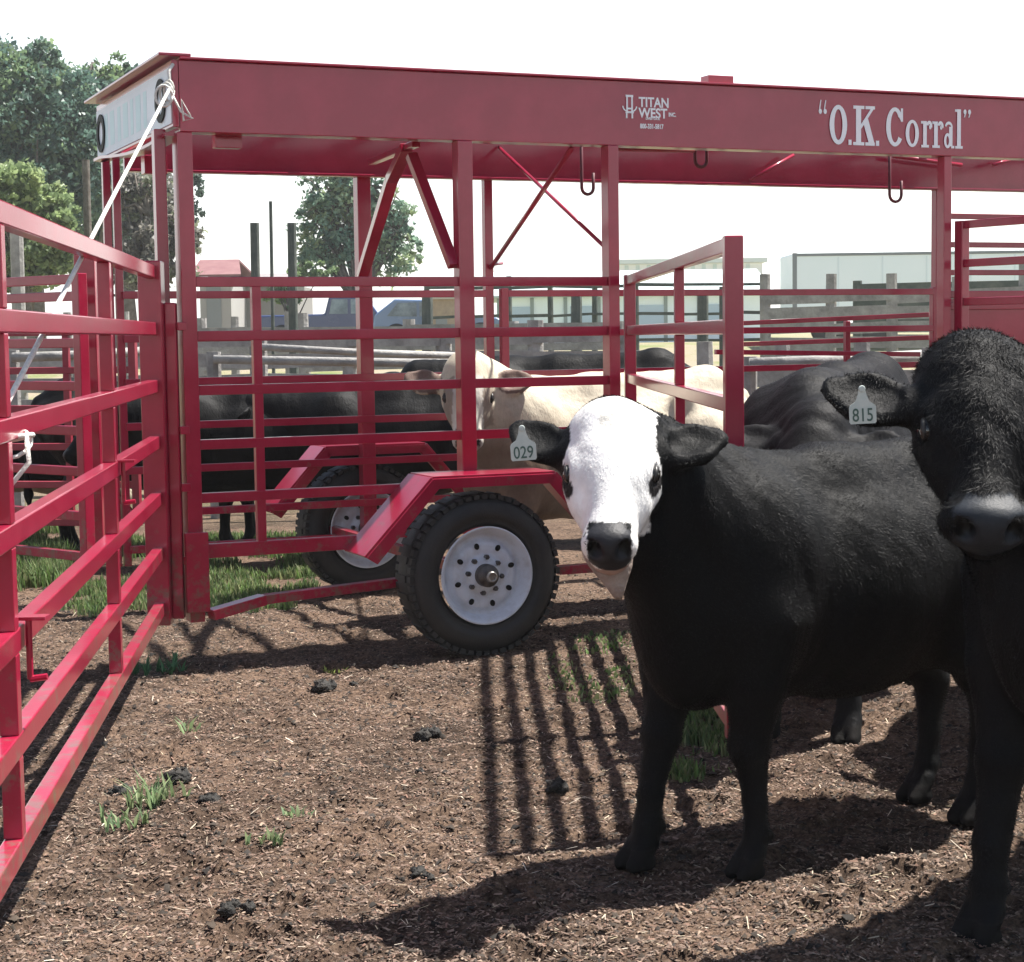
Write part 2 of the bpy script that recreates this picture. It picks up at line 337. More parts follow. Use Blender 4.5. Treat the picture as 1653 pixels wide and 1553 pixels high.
# ---------------------------------------------------------------- grass and weeds
GRM = attr_mat('grass_blade', rough=0.6, spec=0.3, vary=0.2, trans=0.35)
def blades(n, pts, hmin, hmax, wid, cols, lean=0.5):
    k = rng.integers(0, len(pts), n); c = np.array(pts)[k]
    h = hmin + (hmax - hmin) * rng.random(n); th = rng.random(n) * 2 * math.pi; ln = lean * (0.2 + rng.random(n))
    sx = -np.sin(th) * wid * (0.6 + rng.random(n)) / 2; sy = np.cos(th) * wid / 2
    d = np.stack([np.cos(th) * ln * h, np.sin(th) * ln * h, h], -1); s = np.stack([sx, sy, np.zeros(n)], -1)
    m = c + d * np.array([.35, .35, .6])
    vs = np.stack([c - s, c + s, m + s * .8, m - s * .8, c + d], 1).reshape(-1, 3); o = (np.arange(n) * 5)[:, None]
    tri = np.concatenate([o + np.array(q) for q in ([0, 1, 2], [0, 2, 3], [3, 2, 4])], 0)
    cc = np.array(cols)[rng.integers(0, len(cols), n)] * (0.6 + .8 * rng.random(n))[:, None]
    return vs, tri, np.repeat(cc, 5, 0)
greens = [(.10, .16, .055), (.14, .20, .075), (.20, .23, .11), (.08, .13, .05), (.13, .22, .06), (.20, .22, .10)]
def patch(name, label, poly_f, n, hmin=.05, hmax=.16, cols=greens, wid=.009):
    pts = []
    while len(pts) < 2500:
        p = poly_f()
        if p is not None: pts.append((p[0], p[1], float(gheight(np.array(p[0]), np.array(p[1]))) - .005))
    vs, tri, cc = blades(n, pts, hmin, hmax, wid, cols)
    j = np.repeat((rng.random((len(vs) // 5, 2)) - .5) * .09, 5, 0); vs[:, :2] += j
    o = npmesh(name, vs, tri, GRM, col=cc, sides=3); return tag(o, label, 'grass', kind='stuff')
def box_px(x0, x1, y0, y1, thr=-.02, sc=2.2):
    def f():
        px = x0 + (x1 - x0) * random.random(); p = gnd(px, 1000); y = y0 + (y1 - y0) * random.random(); x = at(px, 900, y).x
        if fbm(np.array(x * sc), np.array(y * sc), 3) < thr: return None
        return (x, y)
    return f
patch('grass_patch', 'bright green grass growing behind and under the trailer rails', box_px(60, 510, 9.7, 13.4, .015, 3.6), 20000, .012, .075)
patch('grass_patch', 'thin green grass behind the left wing panel', box_px(-10, 110, 10.6, 14.5), 7000)
patch('grass_patch', 'green grass seen between the heifer\'s front legs', box_px(1080, 1175, 5.9, 6.9, -.06, 6), 2200, .015, .06)
patch('grass_patch', 'sparse weeds growing beside the trailer tyre', box_px(890, 1010, 7.2, 9.0, 0.03, 9), 500, .010, .035, wid=.014)
patch('grass_patch', 'dry yellow green grass beyond the trailer', box_px(300, 1500, 17, 30, .0, .6), 14000, .1, .35, [(.30, .27, .10), (.22, .25, .08), (.36, .30, .16)], .03)
def weed(px, py, label, n=36, h=.09, cols=((.20, .28, .13), (.27, .33, .17), (.14, .22, .11)), wid=.010, spread=.04):
    p = gnd(px, py); z = float(gheight(np.array(p.x), np.array(p.y)))
    pts = [(p.x + random.gauss(0, spread), p.y + random.gauss(0, spread), z - .004) for _ in range(14)]
    vs, tri, cc = blades(n, pts, h * .4, h, wid, list(cols), .9)
    o = npmesh('weed', vs - np.array([p.x, p.y, z]), tri, GRM, col=cc, sides=3, loc=(p.x, p.y, z))
    return tag(o, label, 'weed', 'weed tufts on the corral floor')
weed(252, 1300, 'largest pale green weed tuft, left of the black dung clod', 60, .11)
weed(206, 1335, 'small grey green weed tuft below the large one', 34, .07)
weed(430, 1362, 'grey green weed seedling alone in the lower floor', 26, .06, spread=.02)
weed(482, 1315, 'tiny green weed right of the tufts, mid floor', 20, .04, spread=.02)
weed(300, 1172, 'sparse upright weed above the tufts', 14, .06, spread=.03)
weed(250, 1085, 'dark green weed clump in shade behind the open gate\'s upright', 110, .10, ((.05, .13, .06), (.08, .18, .08)), spread=.07)
weed(540, 1085, 'tiny yellow green sprout on the shadow band', 16, .04, ((.25, .3, .08),), spread=.02)
# ---------------------------------------------------------------- trailer
TR = empty('corral_trailer', T(0, 0, 0), 'red steel corral trailer with painted lettering on its long top beam', 'trailer')
def tpart(mb, name, mat=RED, bevel=.003, parent=None, **k): return mb.build(name, mat, parent or TR, bevel=bevel, **k)
ZB, ZT = 2.352, 2.655; TEND = 6.6
beam = tpart(MB().tbox(-.02, TEND, -.035, .0, ZB, ZT).tbox(-.02, TEND, -.062, .05, ZT + .001, ZT + .012).tbox(-.02, TEND, .003, .07, ZB, ZB + .012), 'top_beam')
WE = 1.60
farb = tpart(MB().tbox(.14, TEND, WID, WID + .035, ZB, ZT).tbox(.14, TEND, WID - .05, WID + .06, ZT + .001, ZT + .012).tbox(.14, TEND, WID - .075, WID - .003, ZB - .004, ZB + .010), 'top_beam')
# end beam carrying the white sign
endb = tpart(MB().tbox(-.05, -.022, -.034, WE + .034, ZB + .02, ZT).tbox(-.11, .03, -.06, WE + .05, ZT + .013, ZT + .026), 'end_beam')
lower = []
mb = MB(); n = 10                                        # bowed lower edge of the end beam
for k in range(n):
    a = WE * k / n; b = WE * (k + 1) / n; za = ZB + .02 - .05 * math.sin(math.pi * min(1, .25 + a / WID)) ; zb_ = ZB + .02 - .05 * math.sin(math.pi * min(1, .25 + b / WID))
    mb.prism([T(-.08, a, za), T(-.08, b, zb_), T(.0, b, zb_), T(.0, a, za)], (0, 0, .014))
tpart(mb, 'end_lip', bevel=0)
tpart(MB().tbox(.06, TEND, .052, .42, ZT - .002, ZT + .006), 'shadow_plate', bevel=0)  # unseen plate added to widen the beam's shadow on the ground
sign = tpart(MB().tbox(-.0545, -.0505, -.02, WE + .02, ZB + .035, ZT - .03), 'sign_panel', SIGNW, 0)
def ring(o, ax, e1, e2, ra, rb, wa, wb, th, n=32):
    mb = MB(); o = Vector(o); ax = Vector(ax); vs = []
    for q, d in ((1, 0), (0, 0), (0, 1), (1, 1)):
        for k in range(n):
            a = 2 * math.pi * k / n; A = ra if q else ra - wa; B = rb if q else rb - wb
            vs.append(o + Vector(e1) * (A * math.cos(a)) + Vector(e2) * (B * math.sin(a)) + ax * (th * d))
    fs = []
    for i in range(4):
        j = (i + 1) % 4
        for k in range(n): fs.append((i * n + k, i * n + (k + 1) % n, j * n + (k + 1) % n, j * n + k))
    return mb.add(vs, fs)
for vv in (.16, WE - .10):
    ring(T(-.058, vv, (ZB + ZT) / 2), -TU, TV, (0, 0, 1), .10, .095, .042, .035, .004).build('round_emblem', BLACKP, TR)
for k, (a, b) in enumerate(((.45, .52), (.58, .68), (.74, .80), (.86, .97), (1.03, 1.10), (1.18, 1.28), (1.34, 1.42))):
    MB().tbox(-.0552, -.0546, a, b, ZB + .07, ZT - .07).build('sign_letter', SIGNB, TR)
PWD = .072
def post(t, v, z0, z1, w=PWD, w2=None, name='post', mat=RED):
    w2 = w2 or w
    return tpart(MB().tbox(t - w / 2, t + w / 2, v - w2 / 2, v + w2 / 2, z0, z1), name, mat, .004)
post(.0, 0.02, .22, ZB, .066, .10, 'corner_post'); post(-.085, .10, .25, ZB + .02, .05, .06, 'corner_post')
tA = onside(750, 500)[0]; tB = onside(985, 350)[0]; tC = onside(1524, 420)[0]
post(tA, .0, .80, ZB, .074); post(tB, .0, .34, ZB, .056, .08); post(tC, .0, .34, ZB, .048, .06); post(6.3, 0, .3, ZB)
def tf(px, py=450): return onside(px, py, WID)[0]
for px in (176, 192): post(tf(px), WID - .0, .25, ZB + .24, .04)
post(tf(587), WID, .30, ZB, .078); post(tf(788), WID, .30, ZB, .05); post(tf(1512, 560), WID, .3, ZB, .055)
post(tf(806), WID - .06, .36, 1.73, .045, name='panel_upright'); post(tf(1500, 520), WID - .05, .36, 1.73, .045, name='panel_upright')
post(tf(1170, 560), WID - .05, .36, 1.70, .04, name='panel_upright'); post(tf(1403, 560), WID + .25, .3, 1.52, .035, name='panel_upright')
RZ = [1.71, 1.475, 1.238, 1.0, .765, .53]
RW = .043
for i, z in enumerate(RZ):
    t1 = tB - .03
    if i == 4: t1 = 1.02
    if i == 5: t1 = .86
    tpart(MB().bar(T(.034, 0, z), T(t1, 0, z), RW, RW if i < 5 else .062), 'side_rail')
    if i in (4,): tpart(MB().bar(T(1.86, 0, z), T(tB - .03, 0, z), RW), 'side_rail')
tpart(MB().bar(T(.05, -.06, .255), T(.30, -.02, .30), .075, .045).bar(T(.30, -.02, .30), T(1.02, 0, .335), .055, .042), 'bottom_rail')
tpart(MB().bar(T(1.76, 0, .335), T(tB - .03, 0, .335), .05, .042), 'bottom_rail')
tpart(MB().bar(T(onside(417, 670)[0], .0, .50), T(onside(417, 670)[0], .0, 1.69), .040), 'panel_upright')
for i, z in enumerate([1.70, 1.468, 1.235, 1.0, .765, .53, .34]):
    tpart(MB().bar(T(.10, WID - .03, z), T(tf(780), WID - .03, z), .04), 'far_rail')
    if i < 6: tpart(MB().bar(T(tf(812), WID - .06, z), T(tf(1495), WID - .06, z), .038), 'far_rail')
# panels outside, slightly slanting and further off
for (pa, pb) in (((1195, 522), (1500, 508)), ((1195, 556), (1500, 545))):
    a = at(*pa, 12.4); b = at(*pb, 12.0); tpart(MB().bar(a, b, .03), 'far_rail')
tpart(MB().bar(T(tf(1150), WID - .03, 1.34), T(tf(1480), WID - .03, 1.30), .03), 'far_rail')
# corner hardware
for z in (1.05, 1.5, .80, .48):
    tpart(MB().tbox(-.06, -.02, -.055, -.01, z, z + .035), 'hinge_lug', bevel=.003)
tpart(MB().tbox(-.055, .045, -.075, -.038, .27, .62), 'latch_channel')
# cross members and braces
for t in (.0, 1.15, tA + .35, tB, 3.1, tC, 5.2, TEND - .05):
    tpart(MB().tbox(t, t + .05, .002, WID - .002, ZT - .045, ZT - .003), 'roof_crossbar')
for (tt, vv) in ((onside(366, 240, .12)[0], .10),): tpart(MB().tbox(tt - .06, tt + .06, .08, .14, 2.30, 2.37), 'bracket')
tt = onside(250, 285, 1.0)[0]; tpart(MB().tbox(tt - .055, tt + .055, .97, 1.05, 2.26, 2.35), 'bracket')
tt, zz = onside(1161, 134); tpart(MB().tbox(tt - .07, tt + .07, -.02, .06, ZT + .014, ZT + .052), 'bracket')
tl = onside(655, 236, .5)[0]
# wide braces: knee from the far post up to the near roof edge, and knee down to the near post
pk = at(656, 238, 8.9)
a0 = T(tf(580), WID - .05, 0); a0.z = at(580, 445, a0.y).z
tpart(MB().bar(a0, at(632, 290, 9.3), .045, .06, TU).bar(at(632, 290, 9.3), pk, .045, .06, TU), 'knee_brace')
tpart(MB().bar(T(tA - .05, .0, at(735, 430, 8.5).z), at(664, 250, 8.75), .04, .05, TU), 'knee_brace')
tpart(MB().bar(at(600, 262, 9.9), at(672, 232, 8.7), .04, .03), 'knee_brace')
def rod(p, q, r=.0095, name='brace_rod'): return MB().tube([p, q], r, 8).build(name, RED, TR, smooth=True)
rod(T(tB - .02, .03, at(972, 397, 8.8).z), T(onside(803, 238, WID)[0], WID - .02, onside(803, 238, WID)[1]))
rod(T(tf(790), WID - .03, onside(790, 432, WID)[1]), T(onside(922, 240, .04)[0], .04, onside(922, 240, .04)[1]), .013)
rod(T(tf(790), WID - .03, onside(790, 428, WID)[1]), T(tf(822), WID + .10, onside(822, 424, WID)[1]), .008)
a = onside(1430, 254, WID - .01); b = onside(1540, 268, WID - .01); rod(T(a[0], WID - .09, a[1]), T(b[0], WID - .09, b[1]), .012)
a = onside(1200, 292, WID - .01); b = onside(1270, 252, WID - .01); rod(T(a[0], WID - .09, a[1]), T(b[0], WID - .09, b[1]), .010)
a = onside(1590, 268, WID - .01); b = onside(1617, 260, WID - .01); rod(T(a[0], WID - .09, a[1]), T(b[0], WID - .09, b[1]), .010)
a = onside(990, 240, .5); b = onside(1120, 243, .5); rod(T(a[0], .5, a[1]), T(b[0], .5, b[1]), .012)
def hook(px0, px1, py0, py1, v=1.0):
    (t0, z0) = onside(px0, py0, v); (t1, z1) = onside(px1, py1, v); m = (t0 + t1) / 2; r = (t1 - t0) / 2; pts = [T(t0, v, 2.62)]
    for k in range(9):
        a = math.pi * (1 + k / 8); pts.append(T(m + r * math.cos(a), v, z1 + r + r * math.sin(a)))
    pts.append(T(t1, v, z1 + r + .08 + (.15 if py0 < 260 else 0)))
    return MB().tube(pts, .009, 8).build('hanging_hook', HOOKM, TR, smooth=True)
hook(939, 958, 290, 314); hook(1436, 1455, 300, 326); hook(1122, 1141, 244, 270, .55)
# fenders
def fender(side, c0, zt, va, vb, vis=True):
    h = .012; k = [(-.62, .49), (-.30, zt), (.30, zt), (.58, .52)]
    mb = MB()
    for (p, q) in zip(k[:-1], k[1:]):
        d = Vector((q[0] - p[0], q[1] - p[1])).normalized(); nn = Vector((-d.y, d.x)) * h
        pts = [T(c0 + p[0], va, p[1]), T(c0 + q[0], va, q[1]), T(c0 + q[0] + nn.x, va, q[1] + nn.y), T(c0 + p[0] + nn.x, va, p[1] + nn.y)]
        mb.prism(pts, TV * (vb - va))
        lo = Vector((d.y, -d.x)) * .045
        pts = [T(c0 + p[0], va - .004, p[1] + .001), T(c0 + q[0], va - .004, q[1] + .001), T(c0 + q[0] * .97 + lo.x, va - .004, q[1] + lo.y), T(c0 + p[0] * .97 + lo.x, va - .004, p[1] + lo.y)]
        mb.prism(pts, TV * .008)
    return tpart(mb, 'fender', bevel=.002)
# wheels
def wheel(c, outward, label=None):
    c = Vector(c); ax = Vector(outward)
    w = bpy.data.objects.new('wheel', None); COL.objects.link(w); w.parent = TR; w.location = c - wloc(TR)
    r = .372; tw = .205
    prof = [(-tw/2+.02, .225), (-tw/2, .245), (-tw/2-.008, .29), (-tw/2+.004, .335), (-tw/2+.03, .362), (-tw/2+.05, r), (tw/2-.05, r), (tw/2-.03, .362), (tw/2-.012, .345), (tw/2+.002, .325), (tw/2+.008, .29), (tw/2+.003, .262), (tw/2-.006, .258), (tw/2-.002, .246), (tw/2-.012, .232), (tw/2-.03, .222), (0, .215)]
    mb = MB().lathe(c, ax, prof, 96, True)
    for k in range(56):                               # shoulder tread lugs
        a = 2 * math.pi * k / 56; e1 = Vector((0, 0, 1)); e2 = ax.cross(e1)
        rd = e1 * math.cos(a) + e2 * math.sin(a); tn = -e1 * math.sin(a) + e2 * math.cos(a)
        for sgn in (1, -1):
            p = c + rd * (r - .012) + ax * (sgn * (tw / 2 - .034)); mb.bar(p - ax * .028, p + ax * .028, .028, .020, rd)
        if k % 2 == 0: mb.bar(c + rd * (r) - ax * .05, c + rd * (r) + ax * .05, .03, .012, rd)
    mb.build('tyre', BLACK, w, smooth=False)
    for p in w.children[0].data.polygons: p.use_smooth = len(p.vertices) == 4 and p.index < 96 * 17
    o = c + ax * (tw / 2 - .012)
    n = 96
    rp = [(.020, .2255), (.024, .220), (.017, .214), (.008, .208), (-.012, .196), (-.030, .189), (-.040, .183), (-.038, .168), (-.030, .160), (-.020, .150), (-.014, .132), (-.018, .105), (-.022, .083), (-.004, .075), (-.002, .052)]
    rim = MB().lathe(o, ax, rp, n).lathe(o, ax, [(-.002, .052), (-.07, .05)], n).build('rim', RIM, w, smooth=True)
    e1 = Vector((0, 0, 1)); e2 = ax.cross(e1); hm = MB(); lm = MB()
    for k in range(8):
        a = 2 * math.pi * (k + .35) / 8; rd = e1 * math.cos(a) + e2 * math.sin(a); tn = e2 * math.cos(a) - e1 * math.sin(a)
        vs = [o + ax * (-.0135) + rd * (.137 + .015 * math.cos(q)) + tn * (.012 * math.sin(q)) for q in [2 * math.pi * j / 14 for j in range(14)]]
        hm.prism(vs, ax * .004)
        a += .39; rd = e1 * math.cos(a) + e2 * math.sin(a)
        q = o + rd * .0825 - ax * .006; lm.lathe(q, ax, [(-.012, .012), (.008, .012), (.013, .008), (.013, .0005)], 6)
    hm.build('vent_hole', BLACKP, rim); lm.build('wheel_nut', HUB, rim)
    MB().lathe(o, ax, [(-.02, .053), (.035, .052), (.042, .048), (.042, .030), (.050, .029), (.052, .026)], 40).lathe(o, ax, [(.0521, .026), (.075, .024), (.078, .018)], 32).build('hub', HUB, w, smooth=True)
    MB().lathe(o, ax, [(.070, .025), (.082, .024), (.083, .017), (.078, .016)], 32).lathe(o, ax, [(.0785, .016), (.0785, .0002)], 24).build('hub_cap', STEEL, w, smooth=True)
    return w
tw_, zw_ = onside(783, 915, -.24); 
wheel(T(tw_, -.155, .37), -TV); fender(0, tw_ + .03, .825, -.30, -.012)
tw2, _ = onside(585, 870, WID + .16); wheel(T(tw2 , WID + .16, .37), -TV)
fender(0, tw2 + .05, .84, WID + .03, WID + .28)
tpart(MB().bar(T(tw_, -.05, .37), T(tw_, WID + .1, .37), .05), 'axle')
tpart(MB().tbox(tw_ - .40, tw_ - .36, -.05, -.035, .66, .70).tbox(tw_ - .33, tw_ - .27, -.30, -.26, .77, .775), 'fender_bracket', bevel=0)
# ---------------------------------------------------------------- lettering on the near beam
def tri_poly(pts): return pts
def beam_xy(px, py): return onside(px, py, -.036)
L0 = [0]
def letter_plate(mb, pts, k=0):
    """pts in (t,z) on the beam face; each piece a hair prouder than the last"""
    L0[0] += 1; off = -.0355 - .0004 * (L0[0] % 7 + 1)
    mb.prism([T(t, off, z) for t, z in pts], TV * (-.0022))
def stem(mb, x0, x1, z0, z1): letter_plate(mb, [(x0, z0), (x1, z0), (x1, z1), (x0, z1)])
def oval(mb, cx, cz, ra, rb, wa, wb, n=28, a0=0, a1=2 * math.pi):
    L0[0] += 1; off = -.0355 - .0004 * (L0[0] % 7 + 1)
    for k in range(n):
        p = a0 + (a1 - a0) * k / n; q = a0 + (a1 - a0) * (k + 1) / n
        P = lambda a, u: (cx + (ra - wa * u) * math.cos(a), cz + (rb - wb * u) * math.sin(a))
        pts = [P(p, 0), P(q, 0), P(q, 1), P(p, 1)]
        mb.add([T(t, off - .0022, z) for t, z in pts], [(0, 1, 2, 3)])
LB = MB()
tq0, zq = beam_xy(1320, 233); tq1, _ = beam_xy(1566, 240)
base = zq + .002; SX = (tq1 - tq0) / 10.0; H_ = .197
def X_(u): return tq0 + u * SX
def quote(u, up, flip):
    for d in (0, .30):
        cx = X_(u + d); cz = base + H_ * .96
        oval(LB, cx, cz - (.028 if not flip else 0), .0095, .013, .0094, .0128, 12)
        s = 1 if not flip else -1
        letter_plate(LB, [(cx - s * .0095, cz - .028 * (not flip)), (cx - s * .003, cz - .028 * (not flip)), (cx + s * .006, cz + s * .028 - (.0 if flip else .0)), (cx + s * .001, cz + s * .028)])
quote(.15, 1, False)
oval(LB, X_(1.28), base + H_ / 2, SX * .56, H_ / 2, SX * .30, .022)
stem(LB, X_(1.93), X_(2.12), base, base + .026)
# K
x = 2.25; stem(LB, X_(x + .18), X_(x + .50), base, base + H_)
for z in (0, H_ - .016): stem(LB, X_(x), X_(x + .70), base + z, base + z + .016); stem(LB, X_(x + .78), X_(x + 1.38), base + z, base + z + .016)
letter_plate(LB, [(X_(x + .50), base + H_ * .42), (X_(x + .50), base + H_ * .54), (X_(x + 1.12), base + H_ - .014), (X_(x + 1.30), base + H_ - .014)][::1])
letter_plate(LB, [(X_(x + .60), base + H_ * .62), (X_(x + .90), base + H_ * .72), (X_(x + 1.34), base + .014), (X_(x + .98), base + .014)])
stem(LB, X_(3.72), X_(3.92), base, base + .026)
# C
cx = X_(4.95); oval(LB, cx, base + H_ / 2, SX * .58, H_ / 2, SX * .30, .020, 28, R(38), R(322))
stem(LB, X_(5.34), X_(5.47), base + H_ * .64, base + H_ * .98)
letter_plate(LB, [(X_(5.14), base + H_ * .80), (X_(5.34), base + H_ * .66), (X_(5.34), base + H_ * .80), (X_(5.22), base + H_ * .92)])
XH = H_ * .70
oval(LB, X_(6.08), base + XH / 2, SX * .44, XH / 2, SX * .24, .016)
for x in (6.68, 7.42):
    stem(LB, X_(x + .12), X_(x + .36), base, base + XH * .97)
    stem(LB, X_(x), X_(x + .50), base, base + .013); stem(LB, X_(x), X_(x + .14), base + XH * .97 - .013, base + XH * .97)
    oval(LB, X_(x + .54), base + XH * .80, SX * .20, XH * .19, SX * .14, .018, 14, R(-20), R(170))
    oval(LB, X_(x + .60), base + XH * .76, SX * .085, .012, SX * .08, .0118, 10)
# a
x = 8.20
stem(LB, X_(x + .36), X_(x + .58), base + .01, base + XH * .80); stem(LB, X_(x + .5), X_(x + .70), base, base + .013)
oval(LB, X_(x + .32), base + XH * .78, SX * .26, XH * .21, SX * .10, .015, 14, R(0), R(170))
oval(LB, X_(x + .24), base + XH * .28, SX * .24, XH * .28, SX * .15, .015)
# l
x = 8.96; stem(LB, X_(x + .12), X_(x + .37), base, base + H_ * 1.02); stem(LB, X_(x), X_(x + .50), base, base + .013); stem(LB, X_(x), X_(x + .14), base + H_ * 1.02 - .013, base + H_ * 1.02)
quote(9.62, 1, True)
tpart(LB, 'lettering', LETTER, 0, beam); 
def text(s, size, t, z, bold=.0, name='lettering', sx=1.0, parent=None, mat=LETTER, v=-.0365):
    c = bpy.data.curves.new(name, 'FONT'); c.body = s; c.size = size; c.extrude = .0006; c.offset = bold; c.space_character = 1.0
    tmp = bpy.data.objects.new('tmp', c); COL.objects.link(tmp); bpy.context.view_layer.update()
    me = bpy.data.meshes.new_from_object(tmp); bpy.data.objects.remove(tmp)
    for vtx in me.vertices:
        co = vtx.co; p = T(t + co.x * sx, v - co.z - .001, z + co.y); vtx.co = p - wloc(parent or beam)
    me.materials.clear(); me.materials.append(mat)
    o = bpy.data.objects.new(name, me); COL.objects.link(o); o.parent = parent or beam; return o
t0, z0 = beam_xy(1031, 174); text('TITAN', .064, t0, z0 + .006, .0016, sx=.88)
t0, z0 = beam_xy(1031, 188); text('WEST', .064, t0, z0 - .004, .0016, sx=.92)
t0, z0 = beam_xy(1079, 188); text('INC.', .026, t0, z0, .001, sx=.8)
t0, z0 = beam_xy(1042, 193); text('LIVESTOCK', .016, t0, z0, .0005, sx=.95)
t0, z0 = beam_xy(1033, 207); text('800-331-5817', .031, t0, z0, .001, sx=.72)
EM = MB(); t0, z0 = beam_xy(1016, 187)
oval(EM, t0, z0 + .045, .040, .030, .007, .006, 16, R(180), R(360)); stem(EM, t0 - .018, t0 - .010, z0 + .02, z0 + .095); stem(EM, t0 + .010, t0 + .018, z0 + .02, z0 + .095)
stem(EM, t0 - .02, t0 + .02, z0 + .088, z0 + .098); stem(EM, t0 - .012, t0 + .012, z0 + .03, z0 + .038); stem(EM, t0 - .020, t0 - .012, z0 - .012, z0 + .012); stem(EM, t0 + .010, t0 + .018, z0 - .012, z0 + .012)
stem(EM, t0 - .022, t0 + .022, z0 + .012, z0 + .018)
tpart(EM, 'emblem', LETTER, 0, beam)
# ---------------------------------------------------------------- gates
def rail_gate(name, label, p0, p1, zs, uprights, rw=.055, ph=1.76, z0=.25, endw=.07, mat=RED, grp=None, cat='gate', endposts=(1, 1)):
    p0 = Vector(p0); p1 = Vector(p1); g_ = empty(name, (p0 + p1) / 2, label, cat, grp); d = (p1 - p0); dn = d.normalized(); sd = Vector((-dn.y, dn.x, 0))
    for k, e in enumerate((0, 1)):
        if not endposts[k]: continue
        p = p0 + d * e; mb = MB().bar(p + Vector((0, 0, z0)), p + Vector((0, 0, ph)), endw, endw, dn); mb.build('end_post', mat, g_, bevel=.004)
    a = p0 + dn * (endw / 2 if endposts[0] else 0); b = p1 - dn * (endw / 2 if endposts[1] else 0)
    for z in zs: MB().bar(a + Vector((0, 0, z)), b + Vector((0, 0, z)), rw * .8, rw).build('rail', mat, g_, bevel=.004)
    for u in uprights:
        p = p0 + d * u
        zz = sorted(zs)
        for za, zb in zip(zz[:-1], zz[1:]):
            MB().bar(p + Vector((0, 0, za + rw / 2)), p + Vector((0, 0, zb - rw / 2)), rw * .78, rw * .95, dn).build('upright', mat, g_, bevel=.003)
    return g_, dn, sd
# left open gate coming towards the camera
LZ = [1.752, 1.508, 1.262, 1.02, .775, .535, .295]
ga = Vector((-1.545, 7.93, 0)); gdir = Vector((.1015, -.995, 0)).normalized()
def gp(Y): return ga + gdir * ((ga.y - Y) / .995)
G1, dn, sd = rail_gate('corral_gate', 'open red rail gate on the left running towards the camera, rope tied to it', ga, gp(3.35), LZ, [(7.93 - 6.22) / 4.58, (7.93 - 4.14) / 4.58], endw=.075, endposts=(0, 1))
for (a0, pz0, pz1) in ((ga + Vector((.0, .0, 0)), .22, 1.80),): MB().bar(a0 + Vector((0, 0, pz0)), a0 + Vector((0, 0, pz1)), .10, .10, (1, 0, 0)).build('end_post', RED, G1, bevel=.006)
MB().bar(ga + Vector((.075, .03, .24)), ga + Vector((.075, .03, 1.62)), .045, .05, (1, 0, 0)).build('hinge_tube', RED, G1, bevel=.006)
def pin(Y, z):
    p = gp(Y) + sd * -.0 + Vector((.035, 0, z))
    m = MB().tube([p + Vector((0, 0, .045)), p + Vector((0, 0, -.10))], .008, 8); m.bar(p + Vector((-.045, 0, .045)), p + Vector((.045, 0, .045)), .05, .008)
    m.tube([p + Vector((0, 0, -.10)), p + Vector((.04, 0, -.095))], .008, 8); m.build('latch_pin', RED, G1, bevel=0)
pin(6.3, 1.0); pin(4.22, .775)
# middle open gate
hz = T(tB + .09, -.02, 0); fe = Vector((.655, 5.38, 0))
G2, dn2, _ = rail_gate('corral_gate', 'open red rail gate in mid trailer, swung towards the camera behind the heifer\'s ear', hz, fe, [1.715, 1.475, 1.245, 1.0, .765, .53, .29], [.60], rw=.045, ph=1.74, endw=.055)
# right-hand gate with a red sheet panel
h3 = T(tC + .09, -.03, 0); e3 = h3 + Vector((.95, -1.45, 0))
G3, dn3, _ = rail_gate('corral_gate', 'red rail gate at the right edge above the black cow', h3, e3, [2.0, 1.80, 1.60], [], rw=.04, ph=2.02, endw=.055)
SP = empty('sheet_panel', T(5.4, -.05, 0), 'red sheet steel alley panel at the right edge, behind the black cow', 'steel panel')
MB().tbox(tC + .06, 6.2, .06, .08, .5, 1.62).build('sheet', RED, SP); MB().tbox(tC + .06, 6.2, .045, .10, 1.56, 1.60).tbox(tC + .06, 6.2, .045, .10, 1.622, 1.66).build('stiffener', RED, SP, bevel=.004)
for py_ in (349, 395, 440):
    q_ = onside(1528, py_, .6); MB().bar(T(q_[0], .6, q_[1]), T(6.3, .6, q_[1]), .03).build('rail', RED, SP, bevel=.003)
for z in (.5,): MB().tbox(tC + .03, tC + .06, .05, .09, .3, 1.66).build('upright', RED, SP, bevel=.003)
# wing panels beyond the trailer on the left
WZ = [1.79, 1.70, 1.45, 1.22, .98, .76, .52, .30]
w0 = T(-.10, WID + .10, 0); w1 = at(-160, 600, 10.9); w1.z = 0; pth = at(148, 600, 10.75); 
G4, _, _ = rail_gate('pen_fence', 'red wing panel with a thick post behind the rope, left of the trailer', Vector((w0.x, w0.y, 0)), w1, WZ, [], rw=.05, ph=1.82, endw=.06, cat='pen fence')
u = .30; p = at(149, 600, 10.3); p.z = 0; MB().bar(p + Vector((0, -.06, .25)), p + Vector((0, -.06, 1.98)), .115, .115, (1, 0, 0)).build('thick_post', RED, G4, bevel=.006)
p = Vector((w0.x, w0.y, 0)).lerp(w1, .52); MB().bar(p + Vector((0, .04, .3)), p + Vector((0, .04, 1.7)), .05, .05, (1, 0, 0)).build('upright', RED, G4, bevel=.004)
q0 = at(215, 600, 11.9); q0.z = 0; q1 = at(-260, 600, 12.3); q1.z = 0
G5, _, _ = rail_gate('pen_fence', 'farther red pen panel behind the wing panel at the left edge', q0, q1, [1.52, 1.27, 1.02, .77, .52, .27], [.22, .45], rw=.045, ph=1.55, endw=.05, cat='pen fence', mat=REDD)
MB().bar(q0.lerp(q1, .2) + Vector((0, -.03, .8)), q0.lerp(q1, .02) + Vector((0, -.03, .35)), .03).build('diagonal_bar', REDD, G5)
